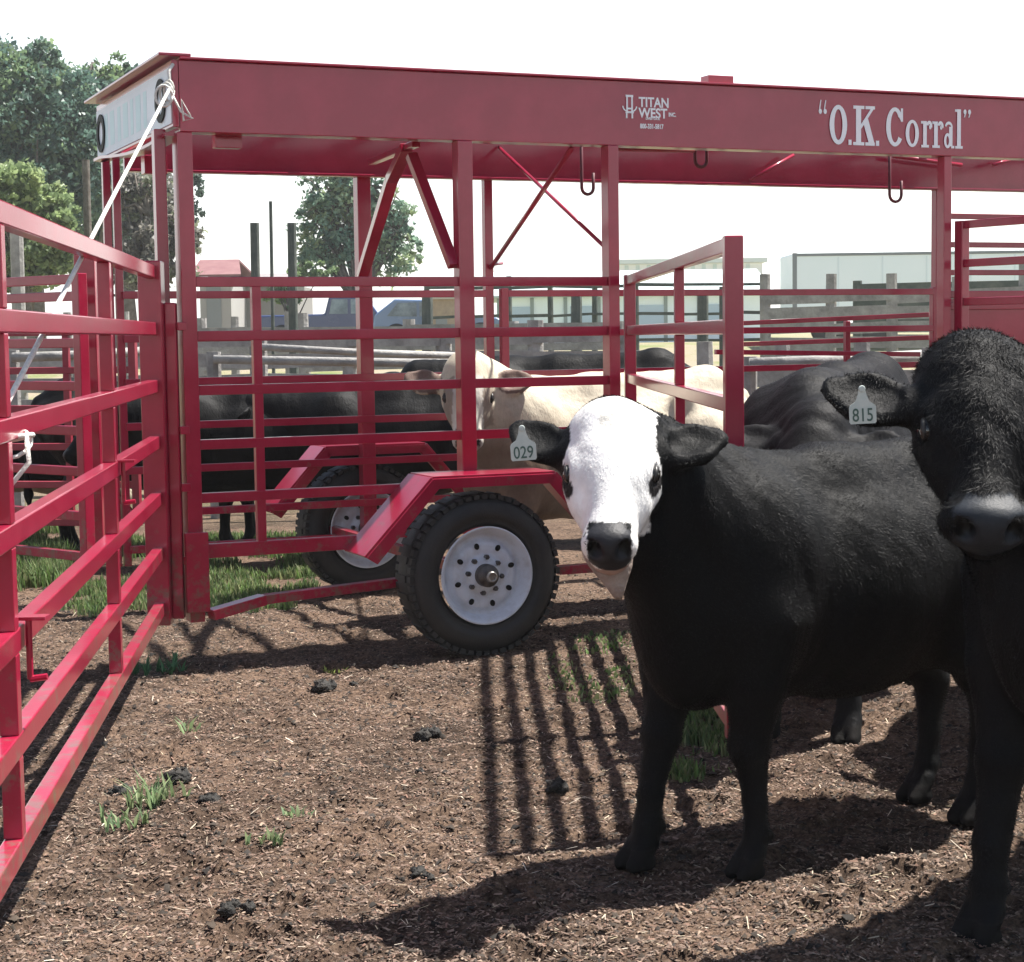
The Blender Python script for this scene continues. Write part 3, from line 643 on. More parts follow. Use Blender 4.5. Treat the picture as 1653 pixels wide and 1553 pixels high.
# ---------------------------------------------------------------- rope
cor = T(-.06, -.05, 2.54); top = T(-.045, -.04, ZT - .02)
end = gp(4.42) + Vector((-.06, 0, 1.262)); mid = []
N = 24
for k in range(N + 1):
    s = k / N; p = cor.lerp(end, s); p.z -= .05 * 4 * s * (1 - s); p.x -= .03 * math.sin(math.pi * s); mid.append(p)
rp = MB().tube([top, T(-.07, -.06, 2.60)] + mid, .0075, 8)
ropeo = rp.build('rope', ROPE, smooth=True); tag(ropeo, 'white rope tied from the trailer\'s beam corner down to the open left gate', 'rope')
kn = MB(); c = T(-.07, -.06, 2.53)
for j in range(3):
    pts = [c + Vector((.020 * math.cos(a) * (1 + .4 * j) - .01 * j, -.008 * j, -.01 - .012 * j + .045 * math.sin(a))) for a in [2 * math.pi * i / 14 for i in range(15)]]
    kn.tube(pts, .006, 6)
kn.tube([c, c + Vector((.05, -.01, -.10)), c + Vector((.10, -.01, -.13)), c + Vector((.06, -.01, -.14)), c + Vector((.055, -.01, -.05)), c + Vector((.09, -.01, -.12))], .005, 6)
kn.build('knot', ROPE, ropeo, smooth=True)
k2 = MB(); e = gp(4.30)
for j in range(2):
    z = 1.250 + .013 * j - .03; k2.tube([e + Vector(((.042 + .006 * (j % 2)) * math.cos(a), (.048 + .004 * j) * math.sin(a), z + (.03 - .02 * j) * math.sin(a + j * 1.9))) for a in [2 * math.pi * i / 12 for i in range(13)]], .0055, 6)
k2.tube([e + Vector((.04, -.03, 1.24)), e + Vector((.05, -.05, 1.18)), e + Vector((.01, -.06, 1.13)), e + Vector((-.03, -.05, 1.08)), e + Vector((-.035, -.05, 1.0))], .006, 6)
k2.tube([end, e + Vector((-.03, 0.03, 1.25))], .0085, 6)
k2.build('knot', ROPE, ropeo, smooth=True)
# ---------------------------------------------------------------- weathered timber fences
def board_fence(name, label, p0, p1, h, zs, bw, nposts, post_r=.09, thick=.04, wood=None, gap=.0, jit=.03, base=0.0, ph=None, seed=1):
    r = random.Random(seed); p0 = Vector(p0); p1 = Vector(p1); d = p1 - p0; dn = d.normalized(); sd = Vector((-dn.y, dn.x, 0))
    f = empty(name, (p0 + p1) / 2, label, 'fence'); W_ = wood or WOOD
    for z in zs:
        mb = MB(); segs = max(1, nposts - 1)
        for k in range(segs):
            a = p0.lerp(p1, k / segs); b = p0.lerp(p1, (k + 1) / segs)
            ja = (r.random() - .5) * jit; jb = (r.random() - .5) * jit; ww = bw * (.85 + .3 * r.random())
            o = -sd * (.05 + .012 * (k % 2))
            mb.bar(a + o + Vector((0, 0, z + ja + base)), b + o + Vector((0, 0, z + jb + base)), thick, ww)
        mb.build('board', W_, f, bevel=0)
    for k in range(nposts):
        p = p0.lerp(p1, k / max(1, nposts - 1)); hh = (ph or h) * (.97 + .1 * r.random())
        MB().tube([p + Vector((0, 0, base - .1)), p + Vector(((r.random() - .5) * .06, 0, hh + base))], [post_r, post_r * .85], 9).build('post', W_, f, smooth=False)
    return f
def G0(px, Y): p = at(px, 700, Y); return Vector((p.x, Y, 0))
board_fence('timber_fence', 'grey weathered board fence directly behind the trailer and the cows', G0(-150, 17.5), G0(1010, 17.0), 1.5, [.35, .60, .84, 1.06, 1.26, 1.44], .12, 9, seed=2)
board_fence('timber_fence', 'low grey board fence behind the cream cow and the dark cow', G0(1020, 17.2), G0(1780, 16.6), 1.3, [.35, .6, .82, 1.02], .17, 7, seed=3)
board_fence('timber_fence', 'tall grey board corral fence below the white truck trailer', G0(1238, 26.5), G0(1760, 25.5), 2.25, [.7, 1.05, 1.28, 1.50, 1.72, 1.93], .17, 6, seed=4, jit=.05)
board_fence('timber_fence', 'thin dark rail fence in front of the pale shed', G0(690, 28), G0(1236, 27.5), 2.2, [.9, 1.35, 1.75, 2.18], .045, 9, post_r=.05, wood=WOODD, seed=5)
board_fence('timber_fence', 'grey rail fence with stacked boards left of the blue pickup, far behind the corner post', G0(-60, 26), G0(470, 26), 1.75, [.8, 1.1, 1.35, 1.6], .07, 7, post_r=.07, seed=6, jit=.08)
board_fence('timber_fence', 'grey horizontal board fence under the parked pickup and car', G0(330, 22.5), G0(1000, 22), 1.65, [.9, 1.12, 1.34, 1.54], .10, 5, seed=7, jit=.06)
board_fence('timber_fence', 'dark board fence along the yard behind the tall corral fence', G0(1385, 30.5), G0(1800, 30), 2.2, [1.6, 1.86, 2.12], .22, 4, wood=WOODD, seed=8)
# loose timber rails and pale logs lying along the fences
for (pa, pb, Y, r_, lab) in (((345, 580), (985, 588), 14.8, .035, 'long grey log rail lying on the near pen behind the cows'), ((1210, 588), (1500, 574), 14.2, .05, 'pale grey log rail behind the dark cow\'s back'),
                       ((20, 577), (250, 566), 15.2, .04, 'pale log rail at the left behind the wing panel'), ((420, 560), (760, 575), 15.4, .03, 'thin pale rail above the long log rail')):
    o = MB().tube([at(pa[0], pa[1], Y), at((pa[0] + pb[0]) / 2, (pa[1] + pb[1]) / 2 + 2, Y), at(pb[0], pb[1], Y + .4)], r_, 8).build('log_rail', WOOD, smooth=True); tag(o, lab, 'log rail')
    for q in (pa, pb):
        p = at(q[0], q[1], Y + .1); MB().tube([(p.x - wloc(o).x + wloc(o).x, p.y, 0), (p.x, p.y, p.z + .06)], .06, 8).build('prop_post', WOOD, o)
# tall posts
def tallpost(px, ytop, Y, r, label, wood=WOODD, name='timber_post', base=0.):
    p = at(px, ytop, Y); o = MB().tube([(p.x, Y, base - .2), (p.x + .02, Y, p.z)], [r, r * .92], 10).build(name, wood); return tag(o, label, 'post', None)
tallpost(408, 360, 20.5, .055, 'left one of the two thick dark posts left of the poplar'); tallpost(468, 360, 20.5, .055, 'right one of the two thick dark posts left of the poplar')
tallpost(434, 325, 21.5, .022, 'thin tall pole standing between the two thick dark posts')
tallpost(24, 366, 26, .10, 'grey timber post in front of the trees at the left edge', WOOD)
pole = tallpost(137, 258, 45, .10, 'grey utility pole among the trees left of the trailer corner', BARK, 'utility_pole', 1.0); pole['category'] = 'utility pole'
for (px, Y, yt) in ((928, 22.4, 478), (1132, 22.4, 476), (687, 22.4, 478), (748, 22.4, 482)):
    tallpost(px, yt, Y, .075, {928: 'dark fence post in front of the pale shed, right of the trailer\'s thin post', 1132: 'dark fence post seen through the mid gate in front of the shed', 687: 'dark fence post right of the parked car', 748: 'dark fence post just right of the wide trailer post'}[px], WOODD)
w = MB(); a = at(-30, 345, 44); b = Vector((pole.location.x, 45, at(137, 297, 45).z)); pts = []
for k in range(13):
    s = k / 12; p = a.lerp(b, s); p.z -= .5 * 4 * s * (1 - s) * .4; pts.append(p)
tag(w.tube(pts, .02, 5).build('overhead_wire', WOODD, smooth=True), 'overhead wire running left from the utility pole', 'wire')
# ---------------------------------------------------------------- buildings
ROOFP = paint('roof_sheet', (0.48, 0.58, 0.57), (0.56, 0.62, 0.61), rough=0.5, scale=.8)
WALLB = paint('shed_wall', (0.78, 0.90, 0.95), (0.82, 0.92, 0.95), rough=0.6, scale=.7)
TRIM = paint('shed_trim', (0.25, 0.31, 0.31), rough=0.6)
def XY(px, Y, z): p = at(px, 500, Y); return Vector((p.x, Y, z))
Yb = 62; x0 = at(805, 500, Yb).x; x1 = at(1236, 500, Yb).x
s = empty('metal_shed', ((x0 + x1) / 2, Yb, 1.15), 'long pale blue metal shed with a low green grey roof, behind the mid gate', 'shed')
MB().box((x0, Yb, .9), (x1, Yb + 9, 2.72)).build('wall', WALLB, s)
rb = MB(); zt = 2.72
rb.prism([(x0 - .3, Yb - .4, zt), (x1 + .3, Yb - .4, zt), (x1 + .3, Yb + 4.5, zt + .95), (x0 - .3, Yb + 4.5, zt + .95)], (0, 0, .06))
rb.prism([(x0 - .3, Yb + 4.505, zt + .95), (x1 + .3, Yb + 4.505, zt + .95), (x1 + .3, Yb + 9.4, zt), (x0 - .3, Yb + 9.4, zt)], (0, 0, .06)); rb.build('roof', ROOFP, s)
for k in range(9):
    xx = x0 + (x1 - x0) * k / 8; MB().box((xx - .06, Yb - .05, .9), (xx + .06, Yb - .003, 2.7)).build('mullion', TRIM, s)
for k in range(0, 8, 2):
    xx = x0 + (x1 - x0) * (k + .15) / 8; MB().box((xx, Yb - .035, 1.6), (xx + 1.0, Yb - .002, 2.4)).build('window', paint('far_glass%d' % k, (.42, .55, .66), rough=.2), s)
Yf = 165; x0 = at(1000, 500, Yf).x; x1 = at(1231, 500, Yf).x; z0_ = at(1100, 436, Yf).z; z1_ = at(1100, 418, Yf).z
s = empty('far_building', ((x0 + x1) / 2, Yf, 1.15), 'very pale distant flat building above the shed roof', 'building')
PALE = paint('far_wall', (.75, .76, .76), rough=.8); MB().box((x0, Yf, 1.0), (x1, Yf + 12, z1_ - .4)).build('wall', PALE, s)
MB().box((x0 - .4, Yf - .4, z1_ - .38), (x1 + .4, Yf + 12.4, z1_)).build('roof', paint('far_roof', (.60, .66, .64), rough=.6), s)
for k in range(12):
    xx = x0 + .5 + k * (x1 - x0 - 1) / 12; MB().box((xx, Yf - .05, z1_ - 1.0), (xx + .35, Yf - .004, z1_ - .5)).build('window', ROOFP, s)
# semi trailer
Ys = 50; x0 = at(1281, 450, Ys).x; zt = at(1400, 407, Ys).z
s = empty('semi_trailer', (x0 + 6.5, Ys + 1, 1.1), 'white box semi trailer parked behind the tall corral fence', 'truck trailer')
BOXW = paint('box_side', (.82, .90, .93), (.78, .88, .91), rough=.4, scale=.4); TRD = paint('trailer_trim', (.20, .22, .23), rough=.5)
MB().box((x0, Ys, 1.95), (x0 + 14, Ys + 2.5, zt)).build('box_body', BOXW, s, bevel=.05)
tm = MB().box((x0 - .02, Ys - .02, zt - .09), (x0 + 14, Ys - .002, zt - .01)).box((x0 - .02, Ys - .02, 1.90), (x0 + 14, Ys - .002, 2.02)).box((x0 - .03, Ys - .015, 2.0), (x0 + .09, Ys - .001, zt)); tm.build('edge_trim', TRD, s)
rv = MB()
for k in range(1, 12): rv.box((x0 + k * 1.2, Ys - .012, 2.05), (x0 + k * 1.2 + .04, Ys - .001, zt - .12))
rv.build('side_seam', paint('seam', (.70, .80, .84), rough=.5), s)
for k in (1.0, 2.3):
    MB().lathe((x0 + k, Ys + .15, 1.55), (0, -1, 0), [(-.13, .25), (-.13, .48), (-.08, .52), (.08, .52), (.13, .48), (.13, .25), (.10, .02)], 28).build('wheel', BLACK, s, smooth=True)
# house with pinkish roof
Yh = 70; x0 = at(322, 450, Yh).x; x1 = at(372, 450, Yh).x; ze = at(340, 447, Yh).z; zr = at(340, 419, Yh).z
s = empty('small_house', ((x0 + x1) / 2, Yh, 1.15), 'small house with a faded pink red roof left of the dark posts', 'house')
MB().box((x0, Yh, 1.0), (x1, Yh + 4, ze)).build('wall', paint('house_wall', (.34, .33, .32), rough=.8), s)
PK = paint('pink_roof', (.17, .07, .075), (.22, .11, .11), rough=.8, scale=2)
MB().prism([(x0 - .3, Yh - .3, ze), (x1 + .45, Yh - .3, ze), (x1 + .05, Yh + 2, zr), (x0 - .3, Yh + 2, zr)], (0, 0, .08)).prism([(x0 - .3, Yh + 2.01, zr), (x1 + .05, Yh + 2.01, zr), (x1 + .45, Yh + 4.3, ze), (x0 - .3, Yh + 4.3, ze)], (0, 0, .08)).build('roof', PK, s)
MB().box((x0 + .25, Yh - .04, 1.9), (x0 + .8, Yh - .002, ze - .3)).build('window', TRD, s)
x2 = at(378, 450, 74).x; x3 = at(478, 450, 74).x
s = empty('barn', ((x2 + x3) / 2, 74, 1.15), 'low dark roofed barn behind the two dark posts', 'barn')
zb = at(400, 441, 74).z; MB().box((x2, 74, 1.0), (x3, 80, zb - .5)).build('wall', paint('barn_wall', (.22, .21, .20), rough=.9), s)
MB().prism([(x2 - .3, 73.7, zb - .5), (x3 + .3, 73.7, zb - .5), (x3 + .3, 77, zb), (x2 - .3, 77, zb)], (0, 0, .08)).build('roof', paint('barn_roof', (.20, .20, .20), (.32, .24, .24), rough=.8), s)
Yw = 48; x0 = at(690, 450, Yw).x; x1 = at(742, 450, Yw).x
s = empty('wooden_hut', ((x0 + x1) / 2, Yw, 1.0), 'tan wooden hut right of the parked car', 'hut'); zt = at(700, 474, Yw).z
MB().box((x0, Yw, .8), (x1, Yw + 2, zt - .15)).build('wall', paint('tan_boards', (.36, .28, .20), (.28, .22, .17), rough=.9, scale=8), s)
MB().box((x0 - .1, Yw - .1, zt - .148), (x1 + .1, Yw + 2.1, zt)).build('roof', paint('hut_roof', (.45, .40, .34), rough=.8), s)
MB().box((x0 + .2, Yw - .02, 1.2), (x0 + .5, Yw - .002, 1.9)).build('window', TRD, s)
# ---------------------------------------------------------------- vehicles
GLASS = paint('car_glass', (.10, .14, .17), (.25, .32, .36), rough=.08, scale=3)
CHROME = paint('chrome', (.6, .6, .6), rough=.2, metal=.9)
def vehicle(name, label, x0, Y, zb, L_, prof, glass, color, cat):
    m = paint(name + '_paint', color, rough=.25, coat=.6, scale=2)
    e = empty(name, (x0 + L_ / 2, Y + .9, zb), label, cat)
    def P(u, z, y): return (x0 + u * L_, y, zb + z)
    b = MB().prism([P(u, z, Y) for u, z in prof], (0, 1.8, 0)); b.build('body', m, e, bevel=.05, seg=3)
    for gl in glass: MB().prism([P(u, z, Y - .012) for u, z in gl], (0, .010, 0)).build('side_window', GLASS, e)
    for u in (.19, .81):
        w = MB().lathe((x0 + u * L_, Y + .08, zb + .34), (0, -1, 0), [(-.1, .2), (-.1, .3), (-.06, .34), (.06, .34), (.1, .3), (.1, .2)], 28).build('wheel', BLACK, e, smooth=True)
        MB().lathe((x0 + u * L_, Y + .08, zb + .34), (0, -1, 0), [(.09, .2), (.07, .12), (.09, .05), (.09, .001)], 24).build('rim', STEEL, w, smooth=True)
    MB().box((x0 - .06, Y - .02, zb + .35), (x0 - .001, Y + 1.8, zb + .55)).build('bumper', CHROME, e)
    MB().box((x0 + L_ * .97, Y - .013, zb + .66), (x0 + L_ - .02, Y - .001, zb + .80)).build('headlight', CHROME, e)
    return e
Yv = 52; zb = 1.18; xa = at(497, 500, Yv).x
vehicle('pickup_truck', 'dark blue pickup truck parked behind the pens, left of the paler car', xa - 1.6, Yv, zb, 4.4, [(0, .35), (1, .35), (1, .80), (.82, .92), (.74, 1.42), (.50, 1.44), (.47, .95), (0, .93)],
        [[(.78, .95), (.72, 1.34), (.64, 1.36), (.64, .95)], [(.62, .95), (.62, 1.36), (.52, 1.36), (.50, .95)]], (.03, .05, .14), 'pickup')
xa = at(598, 500, Yv - 2).x
vehicle('parked_car', 'pale blue silver hatchback with a long windscreen parked right of the pickup', xa, Yv - 2, zb - .02, 2.1 * 1.0 + 1.6, [(0, .30), (1, .30), (1.0, .66), (.93, .78), (.70, .86), (.48, 1.28), (.18, 1.32), (.03, .9)],
        [[(.62, .86), (.47, 1.20), (.36, 1.22), (.36, .84)], [(.34, .84), (.34, 1.22), (.20, 1.22), (.12, .86)]], (.13, .21, .36), 'car')
# ---------------------------------------------------------------- trees
LEAF = attr_mat('leaf', rough=.45, spec=.5, vary=.25, vscale=1.5, trans=.5)
def tree(name, label, px, Y, base, crowns, nleaf, leaf, cols, trunk_r=.22, trunk_h=None, cat='tree', seed=1, grp=None, stems=10, bare=0):
    """crowns: list of (px,py,rx_px,ry_px) blobs of the crown at distance Y"""
    r = np.random.default_rng(seed); rr = random.Random(seed); sc = Y / F
    bl = []
    for (cx, cy, rx, ry) in crowns:
        c = at(cx, cy, Y + rr.uniform(-1, 1) * rx * sc * .4); bl.append((np.array(c), rx * sc, ry * sc))
    b0 = at(px, 600, Y); root = Vector((b0.x, Y, base)); e = empty(name, root, label, cat, grp)
    top = max(c[2] + rz * .6 for c, rx, rz in bl)
    tk = MB(); H = top - base
    pts = [root + Vector((rr.uniform(-1, 1) * .05 * H * k / 5, rr.uniform(-1, 1) * .03 * H, H * k / 5)) for k in range(6)]; pts[0] = root - Vector((0, 0, .2))
    tk.tube(pts, [trunk_r * (1 - .16 * k) for k in range(6)], 9)
    for (c, rx, rz) in bl:
        for q in range(stems):
            st = pts[rr.choice([1, 2, 3, 4])]; d = Vector(c) + Vector((rr.uniform(-1, 1) * rx * .8, rr.uniform(-1, 1) * rx * .7, rr.uniform(-.3, .9) * rz))
            m = st.lerp(d, .5) + Vector((0, 0, .05 * H)); tk.tube([st, m, d], [trunk_r * .34, trunk_r * .2, trunk_r * .05], 5)
            for s_ in range(bare):
                q0 = m.lerp(d, rr.random()); tk.tube([q0, q0 + Vector((rr.uniform(-1, 1), rr.uniform(-1, 1), rr.uniform(-.2, 1))) * rx * .4], [trunk_r * .1, trunk_r * .03], 4)
    tk.build('trunk', BARK, e, smooth=True)
    tot = sum(rx * rz for _, rx, rz in bl); VV = []; CC = []
    for (c, rx, rz) in bl:
        n = int(nleaf * rx * rz / tot); nc = max(10, int(n / 45))
        u = r.normal(size=(nc, 3)); u /= np.linalg.norm(u, axis=1)[:, None]; rad = (.30 + .85 * r.random(nc) ** .6)[:, None] * (.8 + .4 * r.random(nc))[:, None]
        cc = c + u * rad * np.array([rx, rx * .8, rz]); k = r.integers(0, nc, n)
        cs = (.07 + .13 * r.random(nc)) * min(rx, rz) * 1.0
        p = cc[k] + r.normal(size=(n, 3)) * cs[k][:, None] * np.array([1, 1, .75])
        th = r.random(n) * 2 * np.pi; ph = (r.random(n) - .5) * 2.2; L_ = leaf * (.6 + .8 * r.random(n))
        a = np.stack([np.cos(th) * np.cos(ph), np.sin(th) * np.cos(ph), np.sin(ph)], -1); t2 = r.normal(size=(n, 3)); b = np.cross(a, t2); b /= np.linalg.norm(b, axis=1)[:, None]
        A = a * L_[:, None] / 2; B = b * L_[:, None] * .3
        VV.append(np.stack([p - A, p + B, p + A, p - B], 1).reshape(-1, 3))
        tone = r.random(nc)[k]; col = np.array(cols)[(tone * len(cols)).astype(int)] * (.7 + .6 * r.random(n))[:, None]; CC.append(np.repeat(col, 4, 0))
    V_ = np.concatenate(VV) - np.array(root); C_ = np.concatenate(CC)
    F_ = np.arange(len(V_)).reshape(-1, 4); o = npmesh('crown', V_, F_, LEAF, parent=e, col=C_); return e
DK = [(.09, .16, .115), (.12, .19, .125), (.10, .175, .14), (.17, .25, .13)]
MD = [(.20, .29, .13), (.25, .34, .15), (.15, .24, .13)]; YG = [(.25, .33, .15), (.30, .37, .17), (.20, .27, .13)]
GY = [(.19, .18, .16), (.23, .22, .19), (.16, .16, .14), (.20, .22, .14)]
tree('broadleaf_tree', 'dark dense tree filling the left edge behind the sign beam', 60, 60, 1.1, [(30, 190, 80, 92), (20, 330, 80, 90), (110, 250, 72, 115), (70, 130, 40, 45), (-5, 120, 40, 35)], 42000, .19, DK, .35, seed=11)
tree('broadleaf_tree', 'tall yellow green topped tree just left of the white sign', 150, 64, 1.1, [(150, 175, 55, 62), (60, 135, 50, 50), (195, 175, 40, 62), (170, 300, 50, 80), (215, 140, 20, 32)], 30000, .19, MD + DK, .3, seed=12)
tree('broadleaf_tree', 'blue green tree behind the trailer\'s far left post', 215, 70, 1.1, [(215, 170, 35, 55), (225, 270, 40, 90), (190, 400, 60, 60), (305, 310, 26, 52)], 18000, .20, [(.05, .09, .07), (.07, .11, .08)], .3, seed=13)
tree('leafy_bush', 'bright yellow green tree low at the left edge', 45, 44, 1.0, [(30, 315, 48, 45), (85, 345, 35, 45), (75, 410, 60, 40), (15, 420, 40, 40)], 15000, .17, YG, .2, seed=14, cat='bush')
tree('bare_tree', 'greyish half bare tree seen between the sign and the corner post', 245, 48, 1.0, [(245, 340, 42, 60), (230, 420, 50, 45), (290, 400, 32, 60), (200, 330, 25, 60)], 9000, .15, GY, .25, seed=15, stems=16, bare=3)
tree('poplar_tree', 'green poplar tree standing above the blue pickup', 580, 55, 1.1, [(525, 310, 40, 60), (535, 390, 50, 55), (570, 340, 45, 70), (620, 340, 36, 58), (615, 405, 46, 45), (655, 400, 24, 34), (580, 260, 45, 36), (500, 350, 18, 26), (500, 410, 22, 26), (650, 350, 16, 26)], 15000, .15, [(.17, .28, .21), (.22, .33, .24), (.27, .37, .25), (.31, .38, .21)], .22, seed=16, stems=14, bare=2)
tree('leafy_bush', 'low dark bush under the poplar beside the pickup', 470, 54, 1.1, [(500, 435, 40, 16), (450, 478, 30, 20)], 2500, .15, MD, .08, seed=17, cat='bush')
# ---------------------------------------------------------------- implicit-surface modelling
class Field:
    def __init__(s, lo, hi, h):
        s.lo = np.array(lo, float); s.h = h; s.n = np.ceil((np.array(hi) - s.lo) / h).astype(int) + 1
        s.D = np.full(s.n, 1.0, np.float32)
    def _sub(s, lo, hi):
        a = np.clip(np.floor((lo - s.lo) / s.h).astype(int), 0, s.n); b = np.clip(np.ceil((hi - s.lo) / s.h).astype(int) + 1, 0, s.n)
        if np.any(b <= a): return None
        g = [s.lo[i] + s.h * np.arange(a[i], b[i]) for i in range(3)]; P = np.stack(np.meshgrid(*g, indexing='ij'), -1).astype(np.float32)
        return (slice(a[0], b[0]), slice(a[1], b[1]), slice(a[2], b[2])), P
    def _mix(s, sl, d, k, sub):
        D = s.D[sl]
        if sub: h = np.clip(.5 - .5 * (D + d) / k, 0, 1); s.D[sl] = D * (1 - h) + (-d) * h + k * h * (1 - h)
        else: h = np.clip(.5 + .5 * (D - d) / k, 0, 1); s.D[sl] = D * (1 - h) + d * h - k * h * (1 - h)
    def ell(s, c, r, axes=None, k=.04, sub=False):
        c = np.array(c, float); r = np.array(r, float); m = r.max() + k * 1.2 + 2 * s.h
        q = s._sub(c - m, c + m)
        if q is None: return
        sl, P = q; p = P - c.astype(np.float32)
        if axes is not None: p = p @ np.array(axes, np.float32).T
        k0 = np.linalg.norm(p / r, axis=-1); k1 = np.linalg.norm(p / (r * r), axis=-1) + 1e-9
        s._mix(sl, k0 * (k0 - 1) / k1, k, sub)
    def cone(s, a, b, ra, rb, k=.04, sub=False, flat=None):
        a = np.array(a, float); b = np.array(b, float); m = max(ra, rb) + k * 1.2 + 2 * s.h
        q = s._sub(np.minimum(a, b) - m, np.maximum(a, b) + m)
        if q is None: return
        sl, P = q; d = b - a; t = np.clip(((P - a) @ d) / (d @ d), 0, 1); v = P - a - t[..., None] * d
        if flat is not None: ax, f = flat; ax = np.array(ax); w = v @ ax; v = v + (w * (1 / f - 1))[..., None] * ax
        s._mix(sl, np.linalg.norm(v, axis=-1) - (ra + (rb - ra) * t), k, sub)
    def chain(s, pts, rs, k=.04, sub=False):
        for i in range(len(pts) - 1): s.cone(pts[i], pts[i + 1], rs[i], rs[i + 1], k if i == 0 else .02, sub)
    def mesh(s):
        D = s.D; ins = D < 0; n = D.shape
        c = np.zeros((n[0] - 1, n[1] - 1, n[2] - 1), np.int8)
        for i in (0, 1):
            for j in (0, 1):
                for k in (0, 1): c += ins[i:n[0] - 1 + i, j:n[1] - 1 + j, k:n[2] - 1 + k]
        act = (c > 0) & (c < 8); ids = np.full(act.shape, -1, np.int64); I = np.argwhere(act); ids[act] = np.arange(len(I))
        acc = np.zeros((len(I), 3)); cnt = np.zeros(len(I)); cs = [(i, j, k) for i in (0, 1) for j in (0, 1) for k in (0, 1)]
        for a in cs:
            for ax in range(3):
                if a[ax]: continue
                b = list(a); b[ax] = 1
                da = D[tuple((I + a).T)]; db = D[tuple((I + b).T)]; x = (da < 0) != (db < 0)
                t = np.where(x, da / np.where(x, da - db, 1), 0); p = np.tile(np.array(a, float), (len(I), 1)); p[:, ax] = t
                acc += p * x[:, None]; cnt += x
        V = (I + acc / cnt[:, None]) * s.h + s.lo; Q = []
        for ax in range(3):
            o1, o2 = [(1, 2), (2, 0), (0, 1)][ax]; sl0 = [slice(None)] * 3; sl1 = [slice(None)] * 3; sl0[ax] = slice(0, -1); sl1[ax] = slice(1, None)
            a = ins[tuple(sl0)]; b = ins[tuple(sl1)]; E = np.argwhere(a != b); E = E[(E[:, o1] > 0) & (E[:, o2] > 0) & (E[:, o1] < n[o1] - 1) & (E[:, o2] < n[o2] - 1)]
            e1 = np.zeros(3, int); e1[o1] = 1; e2 = np.zeros(3, int); e2[o2] = 1
            q = np.stack([ids[tuple((E - e1 - e2).T)], ids[tuple((E - e2).T)], ids[tuple(E.T)], ids[tuple((E - e1).T)]], -1)
            fl = ~a[tuple(E.T)]; q[fl] = q[fl][:, ::-1]; Q.append(q)
        return V, np.concatenate(Q)
COAT = attr_mat('cattle_coat', rough=.55, spec=.10, bump=.4, bscale=70, stretch=(1, 1, .35), vary=.25, vscale=6, sheen=.0)
HAIR = attr_mat('hair_strand', rough=.6, spec=.16, vary=.2)
EYE = paint('eye', (.006, .005, .005), rough=.08, spec=.8)
NOSE = attr_mat('nose_skin', rough=.5, spec=.22, bump=.2, bscale=140, vary=.3)
HOOF = attr_mat('hoof_horn', rough=.85, spec=.1, bump=.3, bscale=90)
TAG = paint('tag_plastic', (.52, .56, .52), (.44, .50, .47), rough=.45, scale=30)
TAGINK = paint('tag_ink', (.06, .11, .09), rough=.6)
def unit(v): v = np.array(v, float); return v / np.linalg.norm(v)
def fnoise(P, sc, seed=0):
    return fbm(P[:, 0] * sc + seed, P[:, 2] * sc + 3.1 * P[:, 1] * sc, 3) + fbm(P[:, 1] * sc + 9, P[:, 2] * sc * 1.1 - 2 * P[:, 0] * sc, 3)
